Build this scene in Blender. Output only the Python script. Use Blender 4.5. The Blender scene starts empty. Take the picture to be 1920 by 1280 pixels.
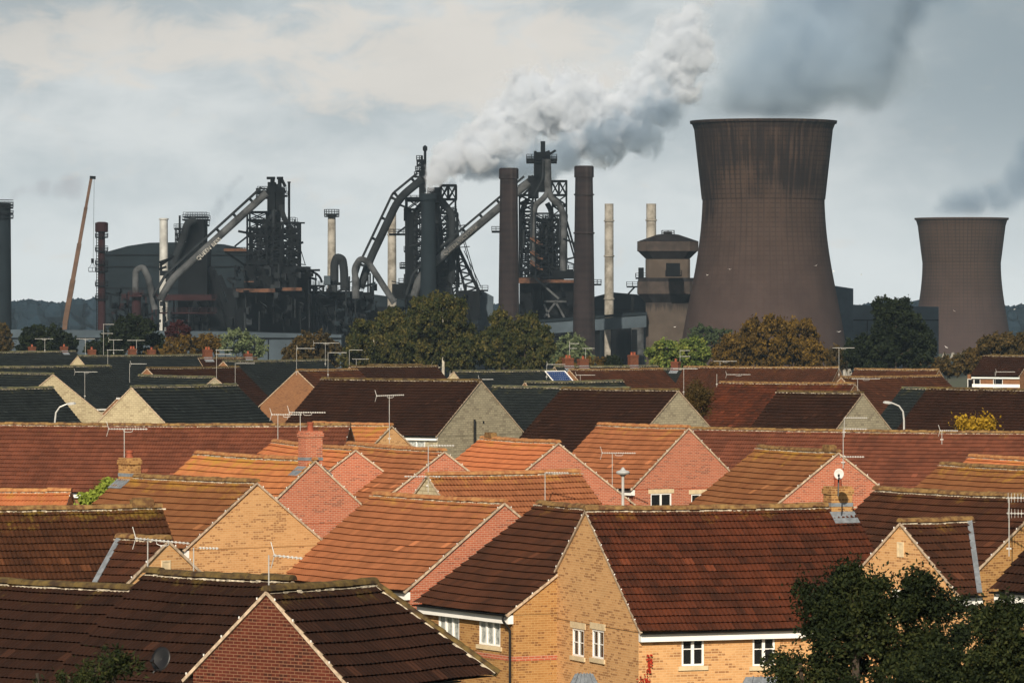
import bpy, math, random
import numpy as np
from mathutils import Vector, Matrix, noise
R = math.radians
SC = bpy.context.scene
COL = SC.collection
# ---------------------------------------------------------------- camera
F, YH, HC = 9000.0, 570.0, 15.0        # focal length in photo pixels, horizon row, eye height (m)
cam_d = bpy.data.cameras.new('camera'); cam = bpy.data.objects.new('camera', cam_d); COL.objects.link(cam)
cam_d.sensor_width = 36.0; cam_d.lens = 36.0*F/1920.0
cam_d.shift_y = -(640.0-YH)/1920.0
cam_d.clip_start = 1.0; cam_d.clip_end = 60000.0
cam.location = (0, 0, HC); cam.rotation_euler = (R(90), 0, 0)
SC.camera = cam
# ---------------------------------------------------------------- light
SUN_EL, SUN_AZ = 29.0, 9.0            # azimuth: degrees to the left of straight behind the camera
sd = bpy.data.lights.new('sun', 'SUN'); sun = bpy.data.objects.new('sun', sd); COL.objects.link(sun)
sd.energy = 5.0; sd.angle = R(0.53); sd.color = (1.0, 0.87, 0.70)
sv = Vector((-math.sin(R(SUN_AZ))*math.cos(R(SUN_EL)), -math.cos(R(SUN_AZ))*math.cos(R(SUN_EL)), math.sin(R(SUN_EL))))
sun.rotation_euler = sv.to_track_quat('Z', 'Y').to_euler()
sun.location = (-80, -60, 120)
world = bpy.data.worlds.new('World'); SC.world = world; world.use_nodes = True
nt = world.node_tree; nt.nodes.clear()
def N(t, typ, **kw):
    n = t.nodes.new(typ)
    for k, v in kw.items():
        if k == 'inp':
            for kk, vv in v.items(): n.inputs[kk].default_value = vv
        else: setattr(n, k, v)
    return n
def math_n(t, op, a, b=None, clamp=False):
    n = t.nodes.new('ShaderNodeMath'); n.operation = op; n.use_clamp = clamp
    for i, x in enumerate((a, b)):
        if x is None: continue
        if isinstance(x, (int, float)): n.inputs[i].default_value = x
        else: t.links.new(x, n.inputs[i])
    return n.outputs[0]
def mixc(t, f, a, b, typ='MIX'):
    n = t.nodes.new('ShaderNodeMix'); n.data_type = 'RGBA'; n.blend_type = typ
    for s, x in ((n.inputs[0], f), (n.inputs[6], a), (n.inputs[7], b)):
        if isinstance(x, (int, float)): s.default_value = x
        elif isinstance(x, tuple): s.default_value = (*x[:3], 1)
        else: t.links.new(x, s)
    return n.outputs[2]
def smooth(t, x, lo, hi):
    n = t.nodes.new('ShaderNodeMapRange'); n.interpolation_type = 'SMOOTHSTEP'
    t.links.new(x, n.inputs[0]); n.inputs[1].default_value = lo; n.inputs[2].default_value = hi
    return n.outputs[0]
sky = N(nt, 'ShaderNodeTexSky', sky_type='NISHITA', sun_disc=False, sun_elevation=R(SUN_EL), sun_rotation=R(180+SUN_AZ), air_density=1.3, dust_density=2.0)
bg1 = N(nt, 'ShaderNodeBackground'); bg1.inputs[1].default_value = 0.05
nt.links.new(sky.outputs[0], bg1.inputs[0])
tc = N(nt, 'ShaderNodeTexCoord'); sp = N(nt, 'ShaderNodeSeparateXYZ'); nt.links.new(tc.outputs['Generated'], sp.inputs[0])
def wnoise(scale, detail, loc, sx=1, sz=1, dist=0.0, rough=0.5):
    m = N(nt, 'ShaderNodeMapping'); m.inputs['Location'].default_value = loc; m.inputs['Scale'].default_value = (sx, 1, sz)
    nt.links.new(tc.outputs['Generated'], m.inputs[0])
    n = N(nt, 'ShaderNodeTexNoise', inp={'Scale': scale, 'Detail': detail, 'Distortion': dist, 'Roughness': rough}); nt.links.new(m.outputs[0], n.inputs['Vector'])
    return n.outputs[0]
X, Z = sp.outputs[0], sp.outputs[2]
# cloud deck near the horizon: pale grey blue low down, greyer to the upper right, cream banks of lit cloud
base = mixc(nt, smooth(nt, math_n(nt, 'ADD', math_n(nt, 'MULTIPLY', wnoise(17, 4, (3.1, 0, 5.2), 1, 2.2), 0.7), math_n(nt, 'MULTIPLY', wnoise(55, 7, (1.1, 0, 4.2), 1, 2.0, 0.4, 0.62), 0.3)), 0.38, 0.62), (0.36, 0.405, 0.425), (0.54, 0.565, 0.565))
low = math_n(nt, 'SUBTRACT', 1.0, smooth(nt, Z, 0.0, 0.045))
base = mixc(nt, math_n(nt, 'MULTIPLY', low, 0.75), base, (0.60, 0.635, 0.635))
cream = smooth(nt, wnoise(15, 5, (1.37, 0.2, 2.31), 1, 2.6, 0.2), 0.50, 0.64)
def bank(cx, cz, a, b):
    q = math_n(nt, 'ADD', math_n(nt, 'POWER', math_n(nt, 'ABSOLUTE', math_n(nt, 'DIVIDE', math_n(nt, 'SUBTRACT', X, cx), a)), 2), math_n(nt, 'POWER', math_n(nt, 'ABSOLUTE', math_n(nt, 'DIVIDE', math_n(nt, 'SUBTRACT', Z, cz), b)), 2))
    return math_n(nt, 'SUBTRACT', 1.0, q, True)
bk = math_n(nt, 'ADD', bank(-0.088, 0.053, 0.045, 0.010), bank(-0.015, 0.052, 0.055, 0.017), True)
fine = wnoise(60, 6, (0.3, 0.1, 0.9), 1, 2.0, 0.5, 0.6)
cm = smooth(nt, math_n(nt, 'ADD', math_n(nt, 'MULTIPLY', bk, 0.55), math_n(nt, 'MULTIPLY', fine, 1.5)), 0.85, 1.25)
base = mixc(nt, math_n(nt, 'MULTIPLY', cm, 0.8), base, (0.585, 0.55, 0.50))
dk = math_n(nt, 'MULTIPLY', smooth(nt, X, 0.02, 0.115), smooth(nt, Z, 0.005, 0.055))
base = mixc(nt, math_n(nt, 'MULTIPLY', dk, 0.75), base, (0.20, 0.25, 0.28))
dl = math_n(nt, 'MULTIPLY', math_n(nt, 'SUBTRACT', 1.0, smooth(nt, X, -0.115, -0.05)), smooth(nt, Z, 0.045, 0.075))
base = mixc(nt, math_n(nt, 'MULTIPLY', dl, 0.55), base, (0.24, 0.26, 0.265))
bg2 = N(nt, 'ShaderNodeBackground'); bg2.inputs[1].default_value = 1.0; nt.links.new(base, bg2.inputs[0])
# the cloud deck thins out overhead into broken cloud and blue
cov = math_n(nt, 'SUBTRACT', 1.0, smooth(nt, Z, 0.075, 0.16))
brk = math_n(nt, 'MULTIPLY', smooth(nt, wnoise(3.0, 5, (0.4, 1.0, 0.7)), 0.50, 0.62), 0.10)
cov = math_n(nt, 'MAXIMUM', cov, brk)
ms = N(nt, 'ShaderNodeMixShader'); nt.links.new(cov, ms.inputs[0]); nt.links.new(bg1.outputs[0], ms.inputs[1]); nt.links.new(bg2.outputs[0], ms.inputs[2])
wo = N(nt, 'ShaderNodeOutputWorld'); nt.links.new(ms.outputs[0], wo.inputs[0])
SC.view_settings.view_transform = 'Standard'; SC.view_settings.look = 'None'
SC.view_settings.gamma = 1.0; SC.view_settings.exposure = 0.35
SC.render.engine = 'CYCLES'
SC.cycles.use_denoising = True
SC.cycles.max_bounces = 8; SC.cycles.diffuse_bounces = 3; SC.cycles.volume_bounces = 6
SC.cycles.transparent_max_bounces = 16
rnd = random.Random(7)
# ---------------------------------------------------------------- mesh helper
def at(px, py, d): return Vector(((px-960.0)*d/F, d, HC-(py-YH)*d/F))
class MB:
    def __init__(s, cut=False): s.v = []; s.f = []; s.uv = []; s.m = []; s.cuts = []; s.auto = cut
    def cut(s): s.cuts.append((len(s.v), len(s.f)))
    def poly(s, pts, uvs=None, m=0):
        b = len(s.v); s.v += [tuple(p) for p in pts]
        s.uv += [tuple(u) for u in uvs] if uvs else [(0.0, 0.0)]*len(pts)
        s.f.append(tuple(range(b, b+len(pts)))); s.m.append(m)
    def raw(s, verts, faces, m=0, uv=None):
        b = len(s.v); s.v += [tuple(p) for p in verts]; s.uv += uv if uv else [(0.0, 0.0)]*len(verts)
        s.f += [tuple(i+b for i in f) for f in faces]; s.m += [m]*len(faces)
    def box(s, a, b, m=0):
        if s.auto: s.cut()
        (x0, y0, z0), (x1, y1, z1) = a, b
        for q, uv in ((((x0,y0,z0),(x1,y0,z0),(x1,y0,z1),(x0,y0,z1)), (x0,x1,z0,z1)),
                  (((x1,y1,z0),(x0,y1,z0),(x0,y1,z1),(x1,y1,z1)), (x1,x0,z0,z1)),
                  (((x0,y1,z0),(x0,y0,z0),(x0,y0,z1),(x0,y1,z1)), (y1,y0,z0,z1)),
                  (((x1,y0,z0),(x1,y1,z0),(x1,y1,z1),(x1,y0,z1)), (y0,y1,z0,z1)),
                  (((x0,y0,z1),(x1,y0,z1),(x1,y1,z1),(x0,y1,z1)), (x0,x1,y0,y1)),
                  (((x0,y1,z0),(x1,y1,z0),(x1,y0,z0),(x0,y0,z0)), (x0,x1,y0,y1))):
            u0, u1, w0, w1 = uv
            s.poly(q, ((u0,w0),(u1,w0),(u1,w1),(u0,w1)), m)
    def bar(s, p, q, w, h=None, m=0):
        p = Vector(p); q = Vector(q); h = h or w; d = q-p
        if d.length < 1e-6: return
        d.normalize(); up = Vector((0,0,1)) if abs(d.z) < .95 else Vector((1,0,0))
        a = d.cross(up).normalized()*w/2; b = d.cross(a).normalized()*h/2
        s.raw([p-a-b, p+a-b, p+a+b, p-a+b, q-a-b, q+a-b, q+a+b, q-a+b],
              [(3,2,1,0),(4,5,6,7),(0,1,5,4),(1,2,6,5),(2,3,7,6),(3,0,4,7)], m)
    def tube(s, pts, r, n=10, m=0, cap=True):
        if s.auto: s.cut()
        pts = [Vector(p) for p in pts]; rs = r if isinstance(r, (list, tuple)) else [r]*len(pts)
        vs = []; up = None
        for i, p in enumerate(pts):
            d = (pts[min(i+1, len(pts)-1)]-pts[max(i-1, 0)]).normalized()
            if up is None: up = Vector((0,1,0)) if abs(d.y) < .9 else Vector((1,0,0))
            a = (up - d*up.dot(d)).normalized(); up = a; b = d.cross(a)
            for k in range(n):
                t = 2*math.pi*k/n; vs.append(p+(a*math.cos(t)+b*math.sin(t))*rs[i])
        fs = [(i*n+k, i*n+(k+1)%n, (i+1)*n+(k+1)%n, (i+1)*n+k) for i in range(len(pts)-1) for k in range(n)]
        if cap: fs += [tuple(range(n-1, -1, -1)), tuple(range((len(pts)-1)*n, len(pts)*n))]
        s.raw(vs, fs, m)
    def lathe(s, c, prof, n=32, m=0, cap=True):
        vs = [(c[0]+r*math.cos(2*math.pi*k/n), c[1]+r*math.sin(2*math.pi*k/n), c[2]+z) for r, z in prof for k in range(n)]
        fs = [(i*n+k, i*n+(k+1)%n, (i+1)*n+(k+1)%n, (i+1)*n+k) for i in range(len(prof)-1) for k in range(n)]
        if cap: fs += [tuple(range(n-1, -1, -1)), tuple(range((len(prof)-1)*n, len(prof)*n))]
        s.raw(vs, fs, m)
    def build(s, name, mats, parent=None, off=None, smooth=False):
        if s.cuts:                      # several parts of one kind: one object each
            cs = [c for i, c in enumerate(s.cuts) if i == 0 or c[1] > s.cuts[i-1][1]]; cs[0] = (0, 0); cs.append((len(s.v), len(s.f))); o = None
            for (v0, f0), (v1, f1) in zip(cs, cs[1:]):
                q = MB(); q.v = s.v[v0:v1]; q.uv = s.uv[v0:v1]; q.m = s.m[f0:f1]; q.f = [tuple(i-v0 for i in f) for f in s.f[f0:f1]]
                if q.f: o = q.build(name, mats, parent, off, smooth)
            return o
        me = bpy.data.meshes.new(name)
        v = s.v
        if off is not None: v = [(p[0]-off[0], p[1]-off[1], p[2]-off[2]) for p in v]
        me.from_pydata(v, [], s.f)
        if not isinstance(mats, (list, tuple)): mats = [mats]
        for m in mats: me.materials.append(m)
        if len(mats) > 1: me.polygons.foreach_set('material_index', np.array(s.m, dtype=np.int32))
        uvl = me.uv_layers.new(name='UVMap')
        li = np.empty(len(me.loops), dtype=np.int32); me.loops.foreach_get('vertex_index', li)
        uvl.data.foreach_set('uv', np.array(s.uv, dtype=np.float32)[li].ravel())
        if smooth: me.polygons.foreach_set('use_smooth', np.ones(len(me.polygons), dtype=bool))
        me.update()
        o = bpy.data.objects.new(name, me); COL.objects.link(o)
        if parent: o.parent = parent
        return o
def empty(name, loc, rz=0.0):
    o = bpy.data.objects.new(name, None); COL.objects.link(o); o.location = loc; o.rotation_euler = (0, 0, rz)
    o.empty_display_size = 0.5
    return o
def tag(o, label=None, cat=None, group=None, kind=None):
    if label: o['label'] = label
    if cat: o['category'] = cat
    if group: o['group'] = group
    if kind: o['kind'] = kind
    return o
# ---------------------------------------------------------------- materials
def newmat(name, rough=0.85):
    m = bpy.data.materials.new(name); m.use_nodes = True; t = m.node_tree
    b = t.nodes['Principled BSDF']; b.inputs['Roughness'].default_value = rough
    b.inputs['Specular IOR Level'].default_value = 0.12
    return m, t, b
def tnoise(t, vec, scale, detail=3, rough=0.5, dist=0):
    n = N(t, 'ShaderNodeTexNoise', inp={'Scale': scale, 'Detail': detail, 'Roughness': rough, 'Distortion': dist})
    if vec is not None: t.links.new(vec, n.inputs['Vector'])
    return n.outputs[0]
def simple(name, c, rough=0.8, metal=0.0, var=0.25, scale=1.5, c2=None, spec=0.3):
    m, t, b = newmat(name, rough); b.inputs['Metallic'].default_value = metal
    b.inputs['Specular IOR Level'].default_value = spec
    oc = N(t, 'ShaderNodeTexCoord').outputs['Object']
    f = smooth(t, tnoise(t, oc, scale, 5, 0.6), 0.3, 0.7)
    c2 = c2 or tuple(x*(1-var) for x in c)
    t.links.new(mixc(t, f, c2, tuple(min(1, x*(1+var*.5)) for x in c)), b.inputs['Base Color'])
    return m
def tile_mat(name, c1, c2, moss=0.3, mosscol=(0.30, 0.20, 0.03), tw=0.30):
    """concrete roof tiles: one random shade per tile (UV in metres: x along, y down the slope), moss from the ridge down"""
    m, t, b = newmat(name, 0.8)
    uv = N(t, 'ShaderNodeUVMap').outputs[0]; s = N(t, 'ShaderNodeSeparateXYZ'); t.links.new(uv, s.inputs[0])
    cx = math_n(t, 'FLOOR', math_n(t, 'DIVIDE', s.outputs[0], tw)); cy = math_n(t, 'FLOOR', math_n(t, 'DIVIDE', s.outputs[1], 0.345))
    cb = N(t, 'ShaderNodeCombineXYZ'); t.links.new(cx, cb.inputs[0]); t.links.new(cy, cb.inputs[1])
    wn = N(t, 'ShaderNodeTexWhiteNoise', noise_dimensions='3D'); t.links.new(cb.outputs[0], wn.inputs[0])
    oi = N(t, 'ShaderNodeObjectInfo'); obo = N(t, 'ShaderNodeVectorMath', operation='ADD'); t.links.new(uv, obo.inputs[0])
    rv = N(t, 'ShaderNodeCombineXYZ'); t.links.new(math_n(t, 'MULTIPLY', oi.outputs['Random'], 50), rv.inputs[0]); t.links.new(rv.outputs[0], obo.inputs[1])
    vec = obo.outputs[0]
    big = smooth(t, tnoise(t, vec, 0.55, 3), 0.3, 0.7)
    f = math_n(t, 'ADD', math_n(t, 'MULTIPLY', wn.outputs[0], 0.55), math_n(t, 'MULTIPLY', big, 0.5), True)
    col = mixc(t, f, c1, c2)
    dirt = smooth(t, tnoise(t, vec, 2.6, 6, 0.7), 0.45, 0.75)
    col = mixc(t, math_n(t, 'MULTIPLY', dirt, 0.45), col, tuple(x*0.45 for x in c1))
    odd = math_n(t, 'GREATER_THAN', wn.outputs[0], 0.992); col = mixc(t, math_n(t, 'MULTIPLY', odd, 0.6), col, tuple(min(1, x*1.7) for x in c1))
    up = math_n(t, 'SUBTRACT', 1.0, smooth(t, s.outputs[1], 0.0, 2.4))
    mf = math_n(t, 'ADD', tnoise(t, vec, 1.6, 6, 0.75), math_n(t, 'MULTIPLY', up, 0.28))
    mf = math_n(t, 'MULTIPLY', smooth(t, mf, 0.80-0.30*moss, 1.0-0.28*moss), min(1.0, 0.35+moss))
    col = mixc(t, mf, col, mosscol)
    t.links.new(col, b.inputs['Base Color'])
    bp = N(t, 'ShaderNodeBump', inp={'Strength': 0.25, 'Distance': 0.01}); t.links.new(tnoise(t, uv, 30, 3), bp.inputs['Height']); t.links.new(bp.outputs[0], b.inputs['Normal'])
    return m
def brick_mat(name, c1, c2, dark, mortar, darkf=0.16, bw=0.225, bh=0.075):
    m, t, b = newmat(name, 0.9)
    uv = N(t, 'ShaderNodeUVMap').outputs[0]
    br = N(t, 'ShaderNodeTexBrick', offset=0.5, inp={'Scale': 1.0, 'Mortar Size': 0.010*bh/0.075, 'Mortar Smooth': 0.2, 'Brick Width': bw, 'Row Height': bh})
    t.links.new(uv, br.inputs['Vector'])
    s = N(t, 'ShaderNodeSeparateXYZ'); t.links.new(uv, s.inputs[0])
    row = math_n(t, 'FLOOR', math_n(t, 'DIVIDE', s.outputs[1], bh))
    par = math_n(t, 'MULTIPLY', math_n(t, 'PINGPONG', row, 1.0), 0.5)
    colx = math_n(t, 'FLOOR', math_n(t, 'ADD', math_n(t, 'DIVIDE', s.outputs[0], bw), par))
    cb = N(t, 'ShaderNodeCombineXYZ'); t.links.new(colx, cb.inputs[0]); t.links.new(row, cb.inputs[1])
    wn = N(t, 'ShaderNodeTexWhiteNoise', noise_dimensions='3D'); t.links.new(cb.outputs[0], wn.inputs[0])
    wn2 = N(t, 'ShaderNodeTexWhiteNoise', noise_dimensions='3D'); a = N(t, 'ShaderNodeVectorMath', operation='ADD'); a.inputs[1].default_value = (17, 5, 3)
    t.links.new(cb.outputs[0], a.inputs[0]); t.links.new(a.outputs[0], wn2.inputs[0])
    patch = smooth(t, tnoise(t, uv, 0.7, 4, 0.6), 0.38, 0.68)
    col = mixc(t, wn2.outputs[0], c1, c2)
    thr = math_n(t, 'SUBTRACT', 1.0, math_n(t, 'MULTIPLY', math_n(t, 'ADD', patch, 0.12), darkf*1.6))
    isd = math_n(t, 'GREATER_THAN', wn.outputs[0], thr)
    col = mixc(t, math_n(t, 'MULTIPLY', isd, 0.68), col, dark)
    col = mixc(t, math_n(t, 'MULTIPLY', smooth(t, tnoise(t, uv, 0.9, 6, 0.75), 0.42, 0.75), 0.45), col, tuple(x*.6 for x in c1))
    col = mixc(t, br.outputs['Fac'], col, mortar)
    t.links.new(col, b.inputs['Base Color'])
    bp = N(t, 'ShaderNodeBump', inp={'Strength': 0.5, 'Distance': 0.01}); bp.invert = True
    t.links.new(br.outputs['Fac'], bp.inputs['Height']); t.links.new(bp.outputs[0], b.inputs['Normal'])
    return m
T = {
 'orange': tile_mat('orange tiles', (0.43,0.150,0.062), (0.31,0.105,0.044), 0.25, (0.38,0.20,0.04)),
 'orangemoss': tile_mat('mossy orange tiles', (0.40,0.155,0.060), (0.28,0.105,0.042), 0.42, (0.32,0.19,0.03)),
 'tan': tile_mat('tan tiles', (0.29,0.112,0.050), (0.19,0.072,0.032), 0.22, (0.38,0.23,0.04)),
 'olive': tile_mat('weathered brown tiles', (0.20,0.088,0.036), (0.135,0.052,0.022), 0.35, (0.30,0.17,0.025)),
 'rust': tile_mat('rust tiles', (0.165,0.056,0.031), (0.088,0.032,0.019), 0.05),
 'red': tile_mat('dark red tiles', (0.098,0.027,0.012), (0.030,0.012,0.007), 0.12, (0.26,0.15,0.02)),
 'brown': tile_mat('brown tiles', (0.070,0.026,0.013), (0.032,0.014,0.008), 0.12, (0.20,0.12,0.02)),
 'mossy': tile_mat('mossy brown tiles', (0.075,0.028,0.012), (0.034,0.014,0.007), 0.30, (0.19,0.13,0.02)),
 'dark': tile_mat('dark brown tiles', (0.031,0.0130,0.0075), (0.015,0.0070,0.0044), 0.08, (0.14,0.10,0.02)),
 'slate': tile_mat('grey slates', (0.017,0.022,0.022), (0.008,0.011,0.012), 0.18, (0.09,0.08,0.02)),
}
BR = {
 'yellow': brick_mat('yellow brick', (0.56,0.325,0.145), (0.47,0.255,0.105), (0.20,0.085,0.035), (0.54,0.35,0.18), 0.27),
 'ochre': brick_mat('ochre brick', (0.38,0.210,0.078), (0.30,0.152,0.050), (0.12,0.045,0.020), (0.40,0.25,0.11), 0.42),
 'red': brick_mat('red brick', (0.43,0.125,0.064), (0.34,0.090,0.047), (0.16,0.045,0.03), (0.42,0.27,0.19)),
 'red_shaded': brick_mat('shaded red brick', (0.105,0.026,0.015), (0.070,0.018,0.011), (0.030,0.012,0.009), (0.19,0.10,0.06), 0.2),  # red brick with the foreground's cloud shade put into its colour
 'brown': brick_mat('brown brick', (0.23,0.105,0.048), (0.17,0.072,0.032), (0.09,0.038,0.02), (0.24,0.15,0.09)),
 'stone': brick_mat('pale stone blocks', (0.40,0.36,0.25), (0.30,0.27,0.19), (0.20,0.17,0.12), (0.24,0.21,0.15), 0.25, 0.42, 0.16),
 'cream': brick_mat('cream stone blocks', (0.47,0.405,0.265), (0.38,0.325,0.21), (0.27,0.22,0.14), (0.29,0.24,0.15), 0.2, 0.42, 0.16),
}
M_white = simple('white pvc', (0.78,0.78,0.75), 0.35, var=0.06)
M_black = simple('black plastic', (0.012,0.012,0.013), 0.4, var=0.2)
M_lead = simple('lead', (0.17,0.19,0.21), 0.5, var=0.3, scale=6)
M_stone = simple('cast stone', (0.58,0.47,0.30), 0.85, var=0.15, scale=5)
M_verge = simple('verge mortar', (0.46,0.36,0.26), 0.9, var=0.4, scale=7)
M_mortar = simple('ridge mortar', (0.50,0.44,0.34), 0.9, var=0.55, scale=9)
M_pot = simple('terracotta pot', (0.25,0.065,0.032), 0.8, var=0.25, scale=4)
M_ridge = simple('mossy ridge tiles', (0.21,0.13,0.045), 0.9, c2=(0.085,0.038,0.018), scale=5)
M_ridged = simple('dark ridge tiles', (0.11,0.075,0.022), 0.9, c2=(0.030,0.017,0.010), scale=4)
M_ridgeo = simple('orange ridge tiles', (0.34,0.175,0.065), 0.9, c2=(0.25,0.095,0.038), scale=5)
M_ridgeg = simple('grey ridge tiles', (0.10,0.095,0.04), 0.9, c2=(0.04,0.045,0.04), scale=2.4)
M_lamp = simple('grey lamp shell', (0.36,0.37,0.37), 0.5, var=.15)
M_dish = simple('off white dish', (0.50,0.50,0.48), 0.5, var=.15)
M_alu = simple('weathered aluminium', (0.50,0.50,0.48), 0.4, 0.3, var=0.2)
M_curtain = simple('net curtain', (0.55,0.56,0.52), 0.9, var=0.25, scale=9)
def glass_mat(name, c, rough=0.06):
    m, t, b = newmat(name, rough); b.inputs['Base Color'].default_value = (*c, 1); b.inputs['Specular IOR Level'].default_value = 0.5
    return m
M_glass = glass_mat('dark window glass', (0.010,0.011,0.012))
M_glassc = simple('curtained glass', (0.42,0.44,0.42), 0.15, c2=(0.16,0.18,0.18), scale=6, spec=0.6)
M_redb = BR['red_shaded']
# ---------------------------------------------------------------- houses
HOUSES = {}
RIDGE_OF = {'orange': M_ridgeo, 'orangemoss': M_ridgeo, 'tan': M_ridgeo, 'olive': M_ridge, 'rust': M_ridge, 'red': M_ridge, 'brown': M_ridge,
            'mossy': M_ridge, 'dark': M_ridged, 'slate': M_ridgeg}
def tile_slope(mb, L, hw, zr, p, sg, s, x0=-0.07, near_hip=0.0, far_hip=0.0):
    """stepped courses of rolled tiles, as real relief; u along the ridge, t down the slope"""
    cp, spn = math.cos(p), math.sin(p); sl = hw/cp
    g = 0.345; nrow = max(3, int(round(sl/g))); g = sl/nrow
    if s > 33: prof = ((0, 0.0), (.12, .016), (.25, .022), (.38, .012), (.5, 0.0), (.62, .016), (.75, .022), (.88, .012))
    elif s > 20: prof = ((0, 0.0), (.45, .026), (.75, .030))
    else: prof = ((0, 0.0), (.6, .030))
    tw = 0.30; ext = max(near_hip, far_hip)*hw
    u0 = x0-near_hip*hw; u1 = L+(0.07 if not far_hip else 0)+max(0, far_hip)*hw; us = []; hs = []
    k = 0
    while u0+k*tw < u1+tw:
        for a, h in prof: us.append(u0+(k+a)*tw); hs.append(h)
        k += 1
    us = np.array(us); hs = np.array(hs); ts, hb, tv = [], [], []
    for i in range(nrow):
        ts += [i*g-(0.028 if i else 0), (i+1)*g]; hb += [0.0, 0.058]; tv += [i*0.345+.01, (i+1)*0.345-.01]
    ts = np.array(ts); hb = np.array(hb); tv = np.array(tv)
    U, TT = np.meshgrid(us, ts); Hh = np.meshgrid(hs, ts)[0]+hb[:, None]
    jit = np.random.RandomState(int(L*100)+3).normal(0, 0.0025, Hh.shape); Hh = Hh+jit
    lo = x0-near_hip*TT*cp if near_hip else np.full_like(U, x0); hi = (L+far_hip*TT*cp) if far_hip else np.full_like(U, u1)
    U = np.clip(U, lo, hi)
    Y = sg*(TT*cp+Hh*spn); Z = zr-TT*spn+Hh*cp
    ph = (L*7.3) % 6; Z = Z-0.035*np.sin(np.pi*np.clip(U/L, 0, 1))*(L/8)**.5+0.006*np.sin(U*1.3+ph)*np.sin(TT*1.1+ph*2)+0.004*np.sin(U*3.1+TT*2.3+ph)
    V = np.stack([U, Y, Z], -1).reshape(-1, 3); nr, nc = U.shape
    uv = np.stack([U, np.broadcast_to(tv[:, None], U.shape)], -1).reshape(-1, 2)
    idx = np.arange(nr*nc).reshape(nr, nc)
    q = np.stack([idx[:-1, :-1], idx[:-1, 1:], idx[1:, 1:], idx[1:, :-1]], -1)
    ok = (np.abs(U[:-1, 1:]-U[:-1, :-1]) + np.abs(U[1:, 1:]-U[1:, :-1])) > 1e-4
    q = q[ok]
    if sg > 0: q = q[:, ::-1]
    mb.raw(V.tolist(), q.tolist(), 0, [tuple(x) for x in uv.tolist()])
def wall_panel(mb, P, u0, u1, z0, z1, holes, depth, inn):
    """P(u,z)->point on wall plane; holes [(ua,ub,za,zb)], inn = inward unit vector"""
    us = sorted({u0, u1, *[x for h in holes for x in h[:2]]}); zs = sorted({z0, z1, *[x for h in holes for x in h[2:]]})
    for a, b in zip(us, us[1:]):
        for c, d in zip(zs, zs[1:]):
            mu, mz = (a+b)/2, (c+d)/2
            if any(h[0] < mu < h[1] and h[2] < mz < h[3] for h in holes): continue
            mb.poly([P(a, c), P(b, c), P(b, d), P(a, d)], [(a, c), (b, c), (b, d), (a, d)])
    for a, b, c, d in holes:
        for (ua, za), (ub, zb) in (((a,c),(b,c)), ((b,c),(b,d)), ((b,d),(a,d)), ((a,d),(a,c))):
            p, q = Vector(P(ua, za)), Vector(P(ub, zb)); ii = Vector(inn)*depth
            mb.poly([p, q, q+ii, p+ii], [(ua, za), (ub, zb), (ub+.08, zb), (ua+.08, za)])
def window_part(root, P, n, u0, u1, z0, z1, lights, bar, glass, sill, lintel, s):
    """white casement in a reveal; P(u,z) on the wall plane, n outward unit"""
    n = Vector(n); back = -n*0.07
    uax = (Vector(P(1, 0))-Vector(P(0, 0)))
    def bx(mb, a, b, c, d, f0, f1, m=0):
        pts = []
        for f in (f0, f1):
            pts += [Vector(P(a, c))+n*f, Vector(P(b, c))+n*f, Vector(P(b, d))+n*f, Vector(P(a, d))+n*f]
        mb.raw(pts, [(3,2,1,0),(4,5,6,7),(0,1,5,4),(1,2,6,5),(2,3,7,6),(3,0,4,7)], m)
    mb = MB(); fw = 0.06
    bx(mb, u0+.004, u1-.004, z0+.004, z0+fw, -.075, -.01); bx(mb, u0+.004, u1-.004, z1-fw, z1-.004, -.075, -.01)
    bx(mb, u0+.004, u0+fw, z0+fw, z1-fw, -.075, -.01); bx(mb, u1-fw, u1-.004, z0+fw, z1-fw, -.075, -.01)
    for k in range(1, lights):
        c = u0+(u1-u0)*k/lights; bx(mb, c-.045, c+.045, z0+fw, z1-fw, -.073, -.012)
    if bar: 
        c = (z0+z1)/2
        for k in range(lights):
            a = u0+(u1-u0)*k/lights; b = u0+(u1-u0)*(k+1)/lights
            bx(mb, a+(fw if k == 0 else .045), b-(fw if k == lights-1 else .045), c-.014, c+.014, -.070, -.030)
    w = mb.build('window', M_white, root)
    g = MB(); g.poly([Vector(P(a, b))+n*-.055 for a, b in ((u0+.02, z0+.02), (u1-.02, z0+.02), (u1-.02, z1-.02), (u0+.02, z1-.02))])
    g.build('pane', M_glassc if glass == 'c' else M_glass, w)
    if sill:
        m = MB(); bx(m, u0-.12, u1+.12, z0-.13, z0-.003, -.03, .05); m.build('sill', M_stone, w)
    if lintel:
        m = MB(); bx(m, u0-.14, u1+.14, z1+.003, z1+.20, -.03, .02); m.build('lintel', M_stone, w)
    return w
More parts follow.
